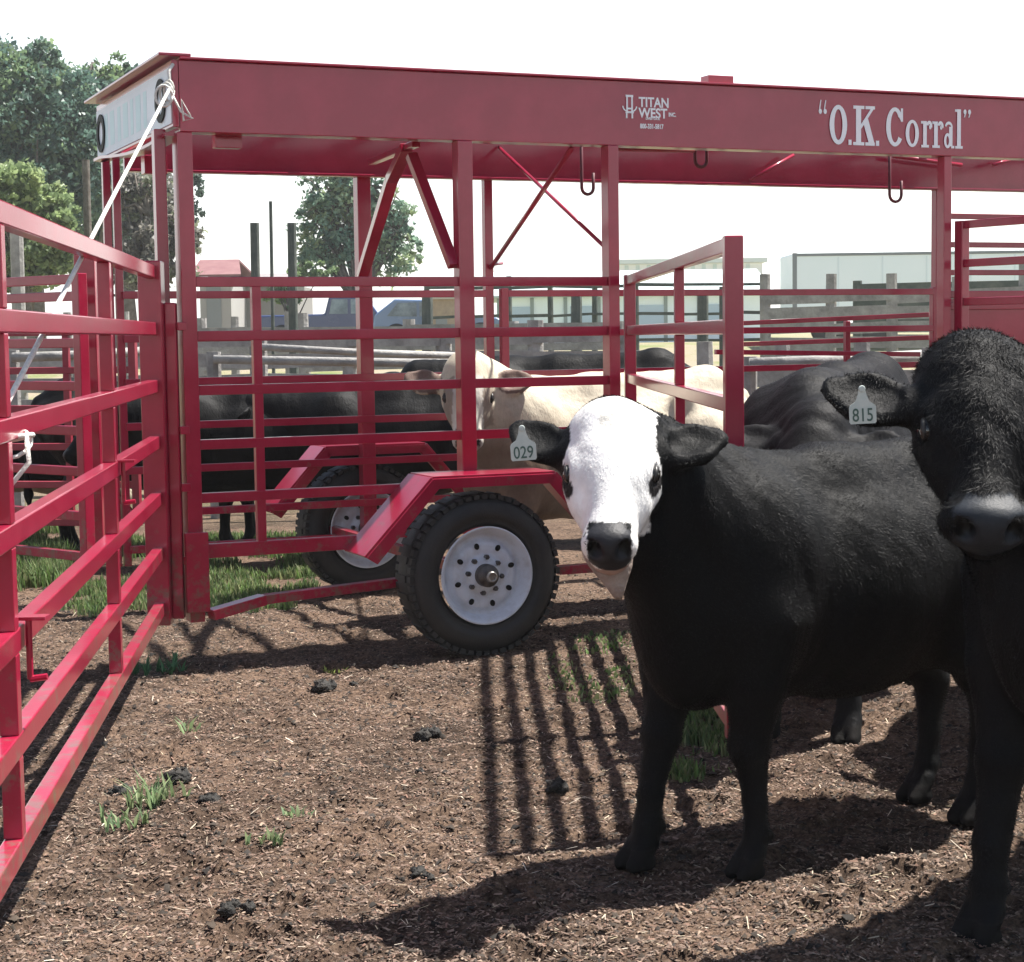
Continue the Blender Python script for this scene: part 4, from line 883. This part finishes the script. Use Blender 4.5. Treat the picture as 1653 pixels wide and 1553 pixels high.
def cow(name, label, C, heading, S, poll, fax, fup, coat, vox=.014, hs=1.0, earL=(0, 0), earR=(0, 0), legs=((.0, .0), (.0, .0), (0, 0), (0, 0)), belly=0., headdetail=True, cat='cow', hair=0, group=None, hlen=.92, mz=1.0, tail=True, roll_leg=0, neckr=1.0, hd=True):
    """C: ground centre; heading degrees; S: scale (1 = 1.18 m at the back); poll: world point; fax: poll-to-nose, fup: face normal"""
    h = R(heading); f = np.array([math.cos(h), math.sin(h), 0]); l = np.array([-math.sin(h), math.cos(h), 0]); u = np.array([0, 0, 1.])
    C = np.array([C[0], C[1], 0.]); B = lambda x, y, z: C + S * (x * f + y * l + z * u)
    ax = unit(fax); up = np.array(fup, float); up = unit(up - ax * up.dot(ax)); sd = np.cross(up, ax)     # sd: the animal's left
    poll = np.array(poll, float); Hd = lambda x, y, z: poll + hs * (x * hlen * ax + y * sd + z * up)
    allp = [B(.85, .45, 0), B(.85, -.45, 0), B(-.95, .45, 1.3), B(-.95, -.45, 0), B(-.95, .45, 0)] + [Hd(x, y, z) for x in (-.12, .56) for y in (-.36, .36) for z in (-.2, .12)]
    lo = np.min(allp, 0) - .05; hi = np.max(allp, 0) + .05; lo[2] = -.03; hi[2] = max(hi[2], 1.28 * S)
    Fd = Field(lo, hi, vox)
    BA = np.array([f, l, u])
    E = lambda c, r, k=.06: Fd.ell(B(*c), np.array(r) * S, BA, k * S)
    E((.30, 0, .79), (.34, .225, .345)); E((-.08, 0, .77 - belly), (.50, .285, .345)); E((-.40, 0, .80), (.34, .255, .31)); E((-.60, 0, .90), (.24, .225, .235))
    Fd.cone(B(.42, 0, 1.08), B(0, 0, 1.07), .085 * S, .10 * S, .08 * S); Fd.cone(B(0, 0, 1.07), B(-.62, 0, 1.10), .10 * S, .10 * S, .08 * S); Fd.cone(B(-.62, 0, 1.10), B(-.80, 0, 1.04), .09 * S, .05 * S, .08 * S)
    E((.52, 0, .68), (.15, .135, .22)); 
    for y in (1, -1):
        E((.36, .15 * y, .84), (.17, .10, .27)); E((-.43, .19 * y, 1.04), (.06, .05, .05), .07); E((-.76, .10 * y, .98), (.06, .05, .06), .05)
    fl, fr, hl, hr = legs
    for (y, (dx, lift)) in ((1, fl), (-1, fr)):
        k_ = dx * .5
        Fd.chain([B(.40, .15 * y, .72), B(.42 + k_ * .5, .15 * y, .56), B(.435 + k_, .135 * y, .37), B(.425 + dx * .9, .13 * y, .20), B(.42 + dx, .13 * y, .11), B(.45 + dx, .13 * y, .035)], [r * S for r in (.130, .088, .050, .034, .038, .036)], .05)
        Fd.ell(B(.442 + k_, .135 * y, .365), np.array((.052, .052, .060)) * S, BA, .02)
        for q_ in (-1, 1): Fd.cone(B(.435 + dx, (.13 + .019 * q_) * y, .070), B(.488 + dx, (.13 + .026 * q_) * y, .016), .030 * S, .023 * S, .006); Fd.cone(B(.445 + dx, (.13 + .022 * q_) * y, .014), B(.500 + dx, (.13 + .025 * q_) * y, .010), .026 * S, .019 * S, .006); Fd.ell(B(.385 + dx, (.13 + .020 * q_) * y, .105), np.array((.016, .012, .018)) * S, BA, .008)
    for (y, (dx, lift)) in ((1, hl), (-1, hr)):
        Fd.chain([B(-.55, .14 * y, .84), B(-.47 + dx * .2, .17 * y, .62), B(-.58 + dx * .6, .16 * y, .48), B(-.67 + dx, .145 * y, .38), B(-.655 + dx, .14 * y, .22), B(-.64 + dx, .14 * y, .11), B(-.60 + dx, .14 * y, .035)], [r * S for r in (.20, .15, .082, .052, .036, .038, .036)], .06)
        Fd.ell(B(-.70 + dx, .145 * y, .40), np.array((.035, .032, .05)) * S, BA, .02)
        for q_ in (-1, 1): Fd.cone(B(-.615 + dx, (.14 + .019 * q_) * y, .070), B(-.562 + dx, (.14 + .026 * q_) * y, .016), .030 * S, .023 * S, .006); Fd.cone(B(-.605 + dx, (.14 + .022 * q_) * y, .014), B(-.550 + dx, (.14 + .025 * q_) * y, .010), .026 * S, .019 * S, .006); Fd.ell(B(-.68 + dx, (.14 + .020 * q_) * y, .105), np.array((.016, .012, .018)) * S, BA, .008)
    if tail: Fd.chain([B(-.82, 0, 1.05), B(-.90, .01, .92), B(-.91, .0, .62), B(-.90, -.01, .42), B(-.90, 0, .30)], [r * S for r in (.032, .024, .018, .034, .01)], .03)
    # neck
    nb = Hd(.02, 0, -.10); Fd.cone(B(.38, 0, .90), nb, .235 * S * neckr, .125 * hs, .08); Fd.cone(B(.34, 0, 1.03), Hd(.0, 0, -.07), .11 * S * neckr, .085 * hs, .08); Fd.cone(B(.52, 0, .72), Hd(.20, 0, -.17), .13 * S * neckr, .070 * hs, .09)
    # head
    HA = np.array([ax, sd, up]); e = lambda c, r, k=.02, sub=False: Fd.ell(Hd(*c), np.array(r) * hs, HA, k * hs, sub); co = lambda a, b, ra, rb, k=.025, sub=False: Fd.cone(Hd(*a), Hd(*b), ra * hs, rb * hs, k * hs, sub)
    e((.105, 0, -.078), (.115, .102, .102), .04); e((.015, 0, -.045), (.055, .055, .055), .06)
    co((.13, 0, -.062), (.33, 0, -.070), .088, .058, .04); e((.165, 0, -.052), (.085, .104, .058), .04)
    for y in (1, -1):
        e((.155, .092 * y, -.050), (.050, .026, .034), .025); co((.16, .070 * y, -.115), (.34, .030 * y, -.120), .060, .036, .04); e((.20, .078 * y, -.09), (.08, .03, .04), .03)
    e((.405, 0, -.078), (.062, .078 * mz, .060), .035); e((.428, 0, -.060), (.040, .066 * mz, .046), .02); co((.30, 0, -.135), (.425, 0, -.122), .046, .036, .03); e((.43, 0, -.122), (.030, .046, .026), .015)
    if headdetail:
        for y in (1, -1):
            e((.462, .038 * mz * y, -.052), (.030, .019, .024), .008, True); e((.455, .050 * mz * y, -.040), (.020, .010, .019), .006, True)
            e((.172, .115 * y, -.052), (.028, .018, .020), .010, True)
            co((.44, 0, -.106), (.395, .072 * y, -.104), .0045, .0045, .008, True)
    tips = {}
    for y, (pu, pf) in ((1, earL), (-1, earR)):
        # pu lifts the tip towards the poll direction, pf swings it forward; the ear is a flat cupped leaf
        d = unit(sd * y + (-ax) * pu + up * pf); ew = unit(np.cross(up, d)); en = unit(np.cross(d, ew)); en = en if en.dot(up) > 0 else -en; ew = np.cross(en, d)
        rt = Hd(.085, .098 * y, -.085); c = rt + d * .132 * hs; EA = np.array([d, ew, en])
        Fd.cone(rt - d * .03, rt + d * .08 * hs, .046 * hs, .034 * hs, .035); Fd.ell(c - d * .02 * hs, np.array((.085, .068, .026)) * hs, EA, .025); Fd.cone(c + d * .01 * hs, c + d * .062 * hs - ew * .006 * hs, .060 * hs, .036 * hs, .04, flat=(en, .40))
        Fd.ell(c + en * .024 * hs + d * .005, np.array((.080, .048, .019)) * hs, EA, .016, True); tips[y] = (c, d, ew, en)
    V, Q = Fd.mesh()
    tv = V[Q]; fn = np.cross(tv[:, 2] - tv[:, 0], tv[:, 3] - tv[:, 1]); VN = np.zeros_like(V)
    for i_ in range(4): np.add.at(VN, Q[:, i_], fn)
    VN /= np.linalg.norm(VN, axis=1)[:, None] + 1e-9
    if np.mean(np.sum(VN * (V - (C + np.array([0, 0, .8 * S]))), 1)) < 0: VN = -VN; Q = Q[:, ::-1]
    bx = (V - C) / S @ f; onb = np.clip((V[:, 2] / S - .55) / .1, 0, 1) * (bx < .45) * (bx > -.6)
    amp = .010 * fnoise(V, 4.5, 3) + .0045 * fnoise(V, 13, 8) + onb * .0012 * np.sin(bx * 52 + 1.5 * np.sin(V[:, 2] * 5))
    hd_ = np.exp(-(np.linalg.norm(V - Hd(.25, 0, -.06), axis=1) / (.28 * hs)) ** 4); amp = amp * (1 - .85 * hd_)
    nk = np.exp(-(np.linalg.norm(V - (B(.5, 0, .95) + Hd(.1, 0, -.1)) / 2, axis=1) / (.26 * S)) ** 2); amp += nk * .0028 * np.sin((V @ (ax * .6 + f)) * 62 + 2.5 * fnoise(V, 5, 1))
    V = V + VN * amp[:, None]
    # coat colour and hair-scale relief
    rel = (V - poll) / hs; q = np.stack([rel @ ax / hlen, rel @ sd, rel @ up], -1); b = (V - C) / S; bl = np.stack([b @ f, b @ l, b[:, 2]], -1)
    eard = np.min(np.stack([np.linalg.norm(((V - tips[y][0]) @ np.array([tips[y][1], tips[y][2], tips[y][3]]).T) / (np.array((.16, .085, .08)) * hs), axis=1) for y in (1, -1)]), 0)
    col = coat(V, q, bl, eard)
    nose = (np.abs(q[:, 1]) < .060 * mz) & (q[:, 0] > .385 - .02 * (q[:, 1] / .05) ** 2) & (q[:, 2] > -.112) & (q[:, 0] < .50) & (q[:, 2] < .05)
    nose &= ~((q[:, 0] < .41) & (q[:, 2] < -.085))
    if nose.any():
        col[nose] = np.array(coat.nose); nos = nose & ((((np.abs(q[:, 1]) - .043 * mz) / (.019 * mz)) ** 2 + ((q[:, 2] + .050) / .022) ** 2) < 1); col[nos] = (.003, .003, .003)  # shade of the nostril hollows is put into the nose colour
    hoof = bl[:, 2] < .055; col[hoof] = (.012, .011, .0105)
    root = empty(name, (C[0], C[1], 0), label, cat, group); L_ = np.array([C[0], C[1], 0])
    body = npmesh('body', V - L_, Q, COAT, parent=root, col=col, smooth=True)
    md = body.modifiers.new('smooth', 'SMOOTH'); md.factor = .5; md.iterations = 2
    body.data.materials.append(NOSE); body.data.materials.append(HOOF); mi = np.zeros(len(Q), np.int32); mi[nose[Q].all(1)] = 1; mi[hoof[Q].all(1)] = 2; body.data.polygons.foreach_set('material_index', mi)
    if headdetail and hd:
        for y in (1, -1):
            p = Hd(.172, .100 * y, -.054); r_ = .028 * hs; MB().lathe(p - sd * 0, ax, [(-r_ * math.cos(a), max(.0002, r_ * math.sin(a))) for a in [math.pi * i / 12 for i in range(13)]], 20).build('eye', EYE, root, smooth=True)
            lid = MB(); pts = []
            for i in range(9):
                a = math.pi * i / 8; pts.append(Vector(Hd(.172 - .026 * math.cos(a), (.113 + .004 * math.sin(a)) * y, -.054 + .020 * math.sin(a))))
            lid.tube(pts, [.003 + .0035 * math.sin(math.pi * i / 8) for i in range(9)], 6); lid.build('eyelid', coat.lid, root, smooth=True)
    if hair:
        tv = V[Q]; a = tv[:, 0]; cr = np.cross(tv[:, 2] - tv[:, 0], tv[:, 3] - tv[:, 1]); ar = np.linalg.norm(cr, axis=1); r2 = np.random.default_rng(5)
        k = r2.choice(len(Q), hair, p=ar / ar.sum()); w = r2.dirichlet((1, 1, 1, 1), hair); p = (tv[k] * w[..., None]).sum(1); nn = cr[k] / ar[k][:, None]
        ok = (col[Q[k, 0]] != np.array(coat.nose)).any(1) & (p[:, 2] > .12); p = p[ok]; nn = nn[ok]; k = k[ok]; n = len(p)
        nrm_in = np.mean(np.sum(nn * (p - (C + np.array([0, 0, .8 * S]))), 1)) < 0
        if nrm_in: nn = -nn
        isH = (np.linalg.norm(p - Hd(.2, 0, -.05), axis=1) < .33 * hs)[:, None]
        flow = np.where(isH, ax * .8 + up * .1, -f * .9 - u * .55) + r2.normal(size=(n, 3)) * (.35 if coat.curly == 0 else np.where(isH, coat.curly, .35))
        flow -= nn * np.sum(flow * nn, 1)[:, None]; flow /= np.linalg.norm(flow, axis=1)[:, None]
        ln = (.007 + .009 * r2.random(n)) * np.where(col[Q[k, 0]].mean(1) > .2, .5, 1) * np.where(eard[Q[k, 0]] < 1.1, .55, 1) * (np.where(isH[:, 0], 1.0 if coat.curly == 0 else 1.7, 1.0)); d = flow + nn * (.15 + .25 * r2.random(n))[:, None]; w_ = np.cross(flow, nn) * .0013
        vs = np.stack([p - nn * .003 - w_, p - nn * .003 + w_, p + d * ln[:, None]], 1).reshape(-1, 3); dk = (col[Q[k, 0]].mean(1) < .1)[:, None]; cc = col[Q[k, 0]] * np.where(dk, .6 + 1.6 * r2.random((n, 1)) ** 2, .9 + .2 * r2.random((n, 1)))
        hm = npmesh('coat_hair', vs - L_, np.arange(n * 3).reshape(-1, 3), HAIR, parent=root, col=np.repeat(cc, 3, 0), sides=3)
    return root, tips, Hd, (ax, sd, up)
def ear_tag(root, c, down, nrm, w, h, number, rotz=0.0, label=None):
    """flat plastic tag: narrow neck, wide square body"""
    c = Vector(c); dn = Vector(down).normalized(); n = Vector(nrm); n = (n - dn * n.dot(dn)).normalized(); s = (-dn).cross(n).normalized()
    P = lambda x, y: c + s * x * w + dn * y * h
    out = [(-.10, 0), (.10, 0), (.16, .22), (.26, .40), (.46, .50), (.50, .56), (.50, .95), (.45, 1), (-.45, 1), (-.50, .95), (-.50, .56), (-.46, .50), (-.26, .40), (-.16, .22)]
    o = MB().prism([P(x, y) - n * .001 for x, y in reversed(out)], n * .0022).build('ear_tag', TAG, root)
    if label: o['label'] = label
    MB().lathe(P(0, .06) + n * .0012, n, [(0, .008), (.003, .007), (.0035, .0005)], 14).build('button', TAG, o)
    cv = bpy.data.curves.new('number', 'FONT'); cv.body = number; cv.size = h * .50; cv.offset = h * .004; cv.extrude = .0004; cv.align_x = 'CENTER'
    t = bpy.data.objects.new('tmp', cv); COL.objects.link(t); bpy.context.view_layer.update(); me = bpy.data.meshes.new_from_object(t); bpy.data.objects.remove(t)
    for v in me.vertices: q = v.co.copy(); v.co = (P(0, .93) + s * q.x * (w * .95 / (h * .9)) - dn * q.y + n * (.0018 + q.z)) - wloc(o)
    me.materials.clear(); me.materials.append(TAGINK); t = bpy.data.objects.new('number', me); COL.objects.link(t); t.parent = o
    return o
LIDW = paint('lid_pale', (.45, .42, .38), rough=.6); LIDB = paint('lid_black', (.02, .018, .016), rough=.45)
def black_coat(V, q, b, ear):
    n = fnoise(V, 5); c = np.tile(np.array([.0040, .0039, .0042]), (len(V), 1)) * (1 + .8 * np.clip(n, -.5, .8))[:, None]; return c
black_coat.nose = (.016, .017, .02); black_coat.lid = LIDB; black_coat.curly = 0
def grey_coat(V, q, b, ear): return black_coat(V, q, b, ear) * 2.0
grey_coat.nose = (.03, .03, .032); grey_coat.lid = LIDB; grey_coat.curly = 0
def angus(V, q, b, ear): return black_coat(V, q, b, ear)
angus.nose = (.016, .019, .024); angus.lid = LIDB; angus.curly = .9
def baldy(V, q, b, ear):
    c = black_coat(V, q, b, ear); n = fnoise(V, 16, 4) * .025
    x, y, z = q[:, 0], np.abs(q[:, 1]), q[:, 2]
    face = (x > -.06) & (x < .50) & (ear > 1.0) & (z + n > -.122 - .12 * np.clip(x - .18, 0, 1)) & (y + n < .118 + .1 * np.clip(x, 0, .3)) & (z < .12)
    face |= (x > .20) & (x < .52) & (z > -.20) & (z < .05) & (y < .10)
    white = np.array([.80, .79, .77]) * (1 + .06 * fnoise(V, 30, 2))[:, None]
    c[face] = white[face]
    # black ringed eyes
    eye = (((x - .19) / .052) ** 2 + ((z + n * .6 + .066) / .033) ** 2 + ((y - .105) / .05) ** 2) < 1; c[eye & face] = (.025, .022, .022)
    lip = face & (x > .38) & (z < -.115); c[lip] = np.array([.36, .25, .21]); tuft = face & (((x - .05) / .04) ** 2 + (y / .035) ** 2 + n * 20 < 1); c[tuft] = (.62, .60, .55)
    sp = (x > .40) & (x < .43) & (z > -.07) & (fnoise(V, 90, 6) > .30); c[sp & face] = (.12, .11, .10)
    return np.clip(c, .004, 1)
baldy.nose = (.022, .022, .025); baldy.lid = LIDB; baldy.curly = 0
def cream(V, q, b, ear):
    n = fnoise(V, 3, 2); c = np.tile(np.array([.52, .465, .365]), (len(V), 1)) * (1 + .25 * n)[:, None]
    low = np.clip((1.02 + .10 * n - b[:, 2]) / .22, 0, 1)[:, None] * np.clip((b[:, 0] - .02) / .3, 0, 1)[:, None]; c = c * (1 - low) + low * np.array([.20, .14, .10])  # browner low front: shade on the chest put into the coat colour
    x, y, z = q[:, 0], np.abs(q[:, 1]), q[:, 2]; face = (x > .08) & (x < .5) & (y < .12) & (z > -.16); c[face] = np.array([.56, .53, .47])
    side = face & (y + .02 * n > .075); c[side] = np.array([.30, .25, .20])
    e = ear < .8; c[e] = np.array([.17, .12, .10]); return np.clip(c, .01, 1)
cream.nose = (.42, .36, .33); cream.lid = LIDB; cream.curly = 0
# --- white-faced heifer
d = unit([-.08, -.999, 0]); fax = d * math.cos(R(43)) + np.array([-.010, 0, -math.sin(R(43))]); fup = d * math.sin(R(43)) + np.array([0, 0, math.cos(R(43))])
pp = at(988, 674, 4.66)
cw, tips, Hd, fr = cow('heifer', 'black heifer with a white face looking straight at the camera, left ear tagged', (.88, 5.17), 216, .965, tuple(pp), fax, fup, baldy, vox=.0085, hs=.96,
    earL=(.50, .0), earR=(.72, .0), mz=.94, legs=((-.03, 0), (.15, 0), (.10, 0), (.02, 0)), hair=200000)
c, dd, ew, en = tips[-1]
p = at(842, 688, float(c[1]) - .062); ear_tag(cw, p, (.06, 0, -1), (0.05, -1, .15), .066, .088, '029', label='pale ear tag with a number, half folded in the ear')
# loose skin flap and straw under the chin
FL = paint('chin_skin', (.24, .18, .15), (.34, .28, .24), rough=.7, scale=30, bump=.4)
fm = MB(); pc = Vector(Hd(.37, 0, -.15)); x = Vector((1, 0, 0))
rows = 9; vs = []; fs = []
for i in range(rows):
    s = i / (rows - 1); w = .052 * (1 - s) ** .7 + .010; th = .020 * (1 - s) + .005; cc = pc + Vector((-.012 + .030 * s, .0 - .02 * s, .012 - .125 * s))
    for j in range(10):
        a = 2 * math.pi * j / 10; vs.append(cc + Vector((w * math.cos(a) * (1 + .15 * math.sin(5 * s)), th * math.sin(a), .006 * math.sin(3 * a))))
for i in range(rows - 1):
    for j in range(10): fs.append((i * 10 + j, i * 10 + (j + 1) % 10, (i + 1) * 10 + (j + 1) % 10, (i + 1) * 10 + j))
fs.append(tuple((rows - 1) * 10 + j for j in range(10))); fm.add(vs, fs); fm.build('chin_flap', FL, cw, smooth=True)
# --- black cow on the right
d = unit([-.10, -.99, 0]); a = R(46); fax = d * math.cos(a) + np.array([-.035, 0, -math.sin(a)]); fup = d * math.sin(a) + np.array([0, 0, math.cos(a)])
pp = at(1580, 576, 4.25)
cb, tips, Hd, fr = cow('cow', 'large black curly faced cow at the right edge with a white ear tag', (1.70, 4.62), 224, 1.16, tuple(pp), fax, fup, angus, vox=.0095, hs=1.12, mz=1.22,
    earL=(-.05, .1), earR=(.16, .12), legs=((.0, 0), (.14, 0), (.0, 0), (-.08, 0)), hair=220000)
c, dd, ew, en = tips[-1]
p = at(1391, 624, float(c[1]) - .075); ear_tag(cb, p, (.04, 0, -1), (-.05, -1, .12), .062, .086, '815', label='white plastic ear tag reading 815')
# --- cream cow in the alley
d = unit([.02, -.99, 0]); a = R(60); fax = d * math.cos(a) + np.array([-.02, 0, -math.sin(a)]); fup = d * math.sin(a) + np.array([0, 0, math.cos(a)])
C3 = at(955, 800, 9.75); pp = at(756, 588, 9.35)
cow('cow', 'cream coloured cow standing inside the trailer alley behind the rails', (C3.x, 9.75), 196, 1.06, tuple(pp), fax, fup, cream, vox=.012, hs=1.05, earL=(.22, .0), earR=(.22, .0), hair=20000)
# --- dark cow between trailer and heifer
d = unit([-.4, -.9, 0]); a = R(40); fax = d * math.cos(a) + np.array([0, 0, -math.sin(a)]); fup = d * math.sin(a) + np.array([0, 0, math.cos(a)])
C4 = at(1350, 700, 6.95); pp = at(1318, 668, 6.25)
cow('cow', 'dusty dark cow with lowered head behind the heifer\'s back, beside the mid gate', (C4.x, 6.95), 248, 1.13, tuple(pp), fax, fup, grey_coat, vox=.014, hs=1.0, earL=(.0, .1), earR=(.2, .1), headdetail=True, hd=False, hair=20000)
d = unit([-.5, -.86, 0]); a = R(45); fax = d * math.cos(a) + np.array([0, 0, -math.sin(a)]); fup = d * math.sin(a) + np.array([0, 0, math.cos(a)])
cow('cow', 'black cow added for its shadow, mostly hidden behind the cow at the right edge', (2.05, 6.75), 243, 1.08, (1.72, 5.98, 1.10), fax, fup, black_coat, vox=.016, hs=1.0, headdetail=True, hd=False)  # extra cow added to darken the ground around the heifer's hind legs
# --- herd in the pen behind the rails
side = unit([-1, -.15, 0])
def herd(label, px, Y, head, S, hp, hy, name='cow', coat=black_coat, fa=None, cat='cow'):
    C = at(px, 800, Y); h = R(head); f = np.array([math.cos(h), math.sin(h), 0]); pl = np.array([C.x, Y, 0]) + f * hp * S + np.array([0, 0, hy * S]); a = R(50)
    fax = f * math.cos(a) + np.array([0, 0, -math.sin(a)]); fup = f * math.sin(a) + np.array([0, 0, math.cos(a)])
    return cow(name, label, (C.x, Y), head, S, tuple(pl), fax, fup, coat, vox=.02, hs=.95 * S, headdetail=False, hd=False, cat=cat, earL=(.1, 0), earR=(.1, 0))
herd('black cow standing side on behind the rails left of the small far wheel', 405, 11.75, 184, 1.0, .95, 1.05)
herd('black cow partly hidden behind the cream cow\'s face and the wide post', 640, 11.6, 174, 1.0, .95, 1.08)
herd('black cow at the back, showing over the back of the cream cow', 905, 12.9, 172, 1.12, .95, 1.10)
def calfc(V, q, b, ear):
    c = black_coat(V, q, b, ear); t = (b[:, 2] < .52) | (b[:, 0] > .75); c[t] = np.array([.30, .25, .19]); return c
calfc.nose = (.3, .25, .22); calfc.lid = LIDB; calfc.curly = 0
herd('black cow in the second row, between the side on cow and the far wheel', 500, 12.9, 186, 1.0, .95, .95)
herd('small black calf with pale legs behind the left gate', 75, 13.2, 190, .84, .85, .95, 'calf', calfc, cat='calf')
herd('black cow behind the corner posts, left of the side on cow', 262, 12.6, 8, 1.0, .95, .95)
# ---------------------------------------------------------------- light
sv = Vector((.42, .20, 1)).normalized(); elev = math.asin(sv.z); az = math.atan2(sv.x, sv.y)
sun = bpy.data.lights.new('sun', 'SUN'); sun.energy = 5.0; sun.angle = R(.9); sun.color = (1, .96, .90)
so = bpy.data.objects.new('sun', sun); COL.objects.link(so); so.rotation_euler = sv.to_track_quat('Z', 'Y').to_euler()
w = bpy.data.worlds.new('World'); SC.world = w; w.use_nodes = True; nt = w.node_tree; bg = nt.nodes['Background']
sky = nt.nodes.new('ShaderNodeTexSky'); sky.sky_type = 'NISHITA'; sky.sun_disc = False; sky.sun_elevation = elev; sky.sun_rotation = az
sky.air_density = 1.2; sky.dust_density = 2.0; sky.ozone_density = 1.0; sky.altitude = 200
bg.inputs['Strength'].default_value = .05; nt.links.new(sky.outputs['Color'], bg.inputs['Color'])
tc = nt.nodes.new('ShaderNodeTexCoord'); sp = nt.nodes.new('ShaderNodeSeparateXYZ'); nt.links.new(tc.outputs['Generated'], sp.inputs[0])
rp = nt.nodes.new('ShaderNodeValToRGB'); el = rp.color_ramp.elements; el[0].position = 0; el[0].color = (HZ, HZ, HZ, 1); el[1].position = .75; el[1].color = (.02, .025, .035, 1)
k = el.new(.16); k.color = (HZ, HZ, HZ, 1); k = el.new(.24); k.color = (HZ * .12, HZ * .14, HZ * .17, 1)
nt.links.new(sp.outputs['Z'], rp.inputs['Fac']); bg2 = nt.nodes.new('ShaderNodeBackground'); nt.links.new(rp.outputs['Color'], bg2.inputs['Color'])
ad = nt.nodes.new('ShaderNodeAddShader'); nt.links.new(bg.outputs[0], ad.inputs[0]); nt.links.new(bg2.outputs[0], ad.inputs[1]); nt.links.new(ad.outputs[0], nt.nodes['World Output'].inputs['Surface'])
SC.view_settings.view_transform = 'Standard'; SC.view_settings.look = 'None'; SC.view_settings.exposure = EXPOSURE; SC.view_settings.gamma = 1
SC.render.engine = 'CYCLES'
if HAZE > 0:
    hb = MB().box((-260, -40, -1.2), (260, 300, 16)).build('haze', RED); hb.data.materials.clear()
    hm = bpy.data.materials.new('haze'); hm.use_nodes = True; n_ = hm.node_tree; n_.nodes.remove(n_.nodes['Principled BSDF'])
    pv = n_.nodes.new('ShaderNodeVolumePrincipled'); pv.inputs['Color'].default_value = (.96, .98, 1, 1); pv.inputs['Density'].default_value = HAZE
    pv.inputs['Anisotropy'].default_value = .3
    n_.links.new(pv.outputs[0], n_.nodes['Material Output'].inputs['Volume']); hb.data.materials.append(hm); hb['kind'] = 'stuff'; hb['label'] = 'thin pale haze over the whole yard'; hb['category'] = 'haze'
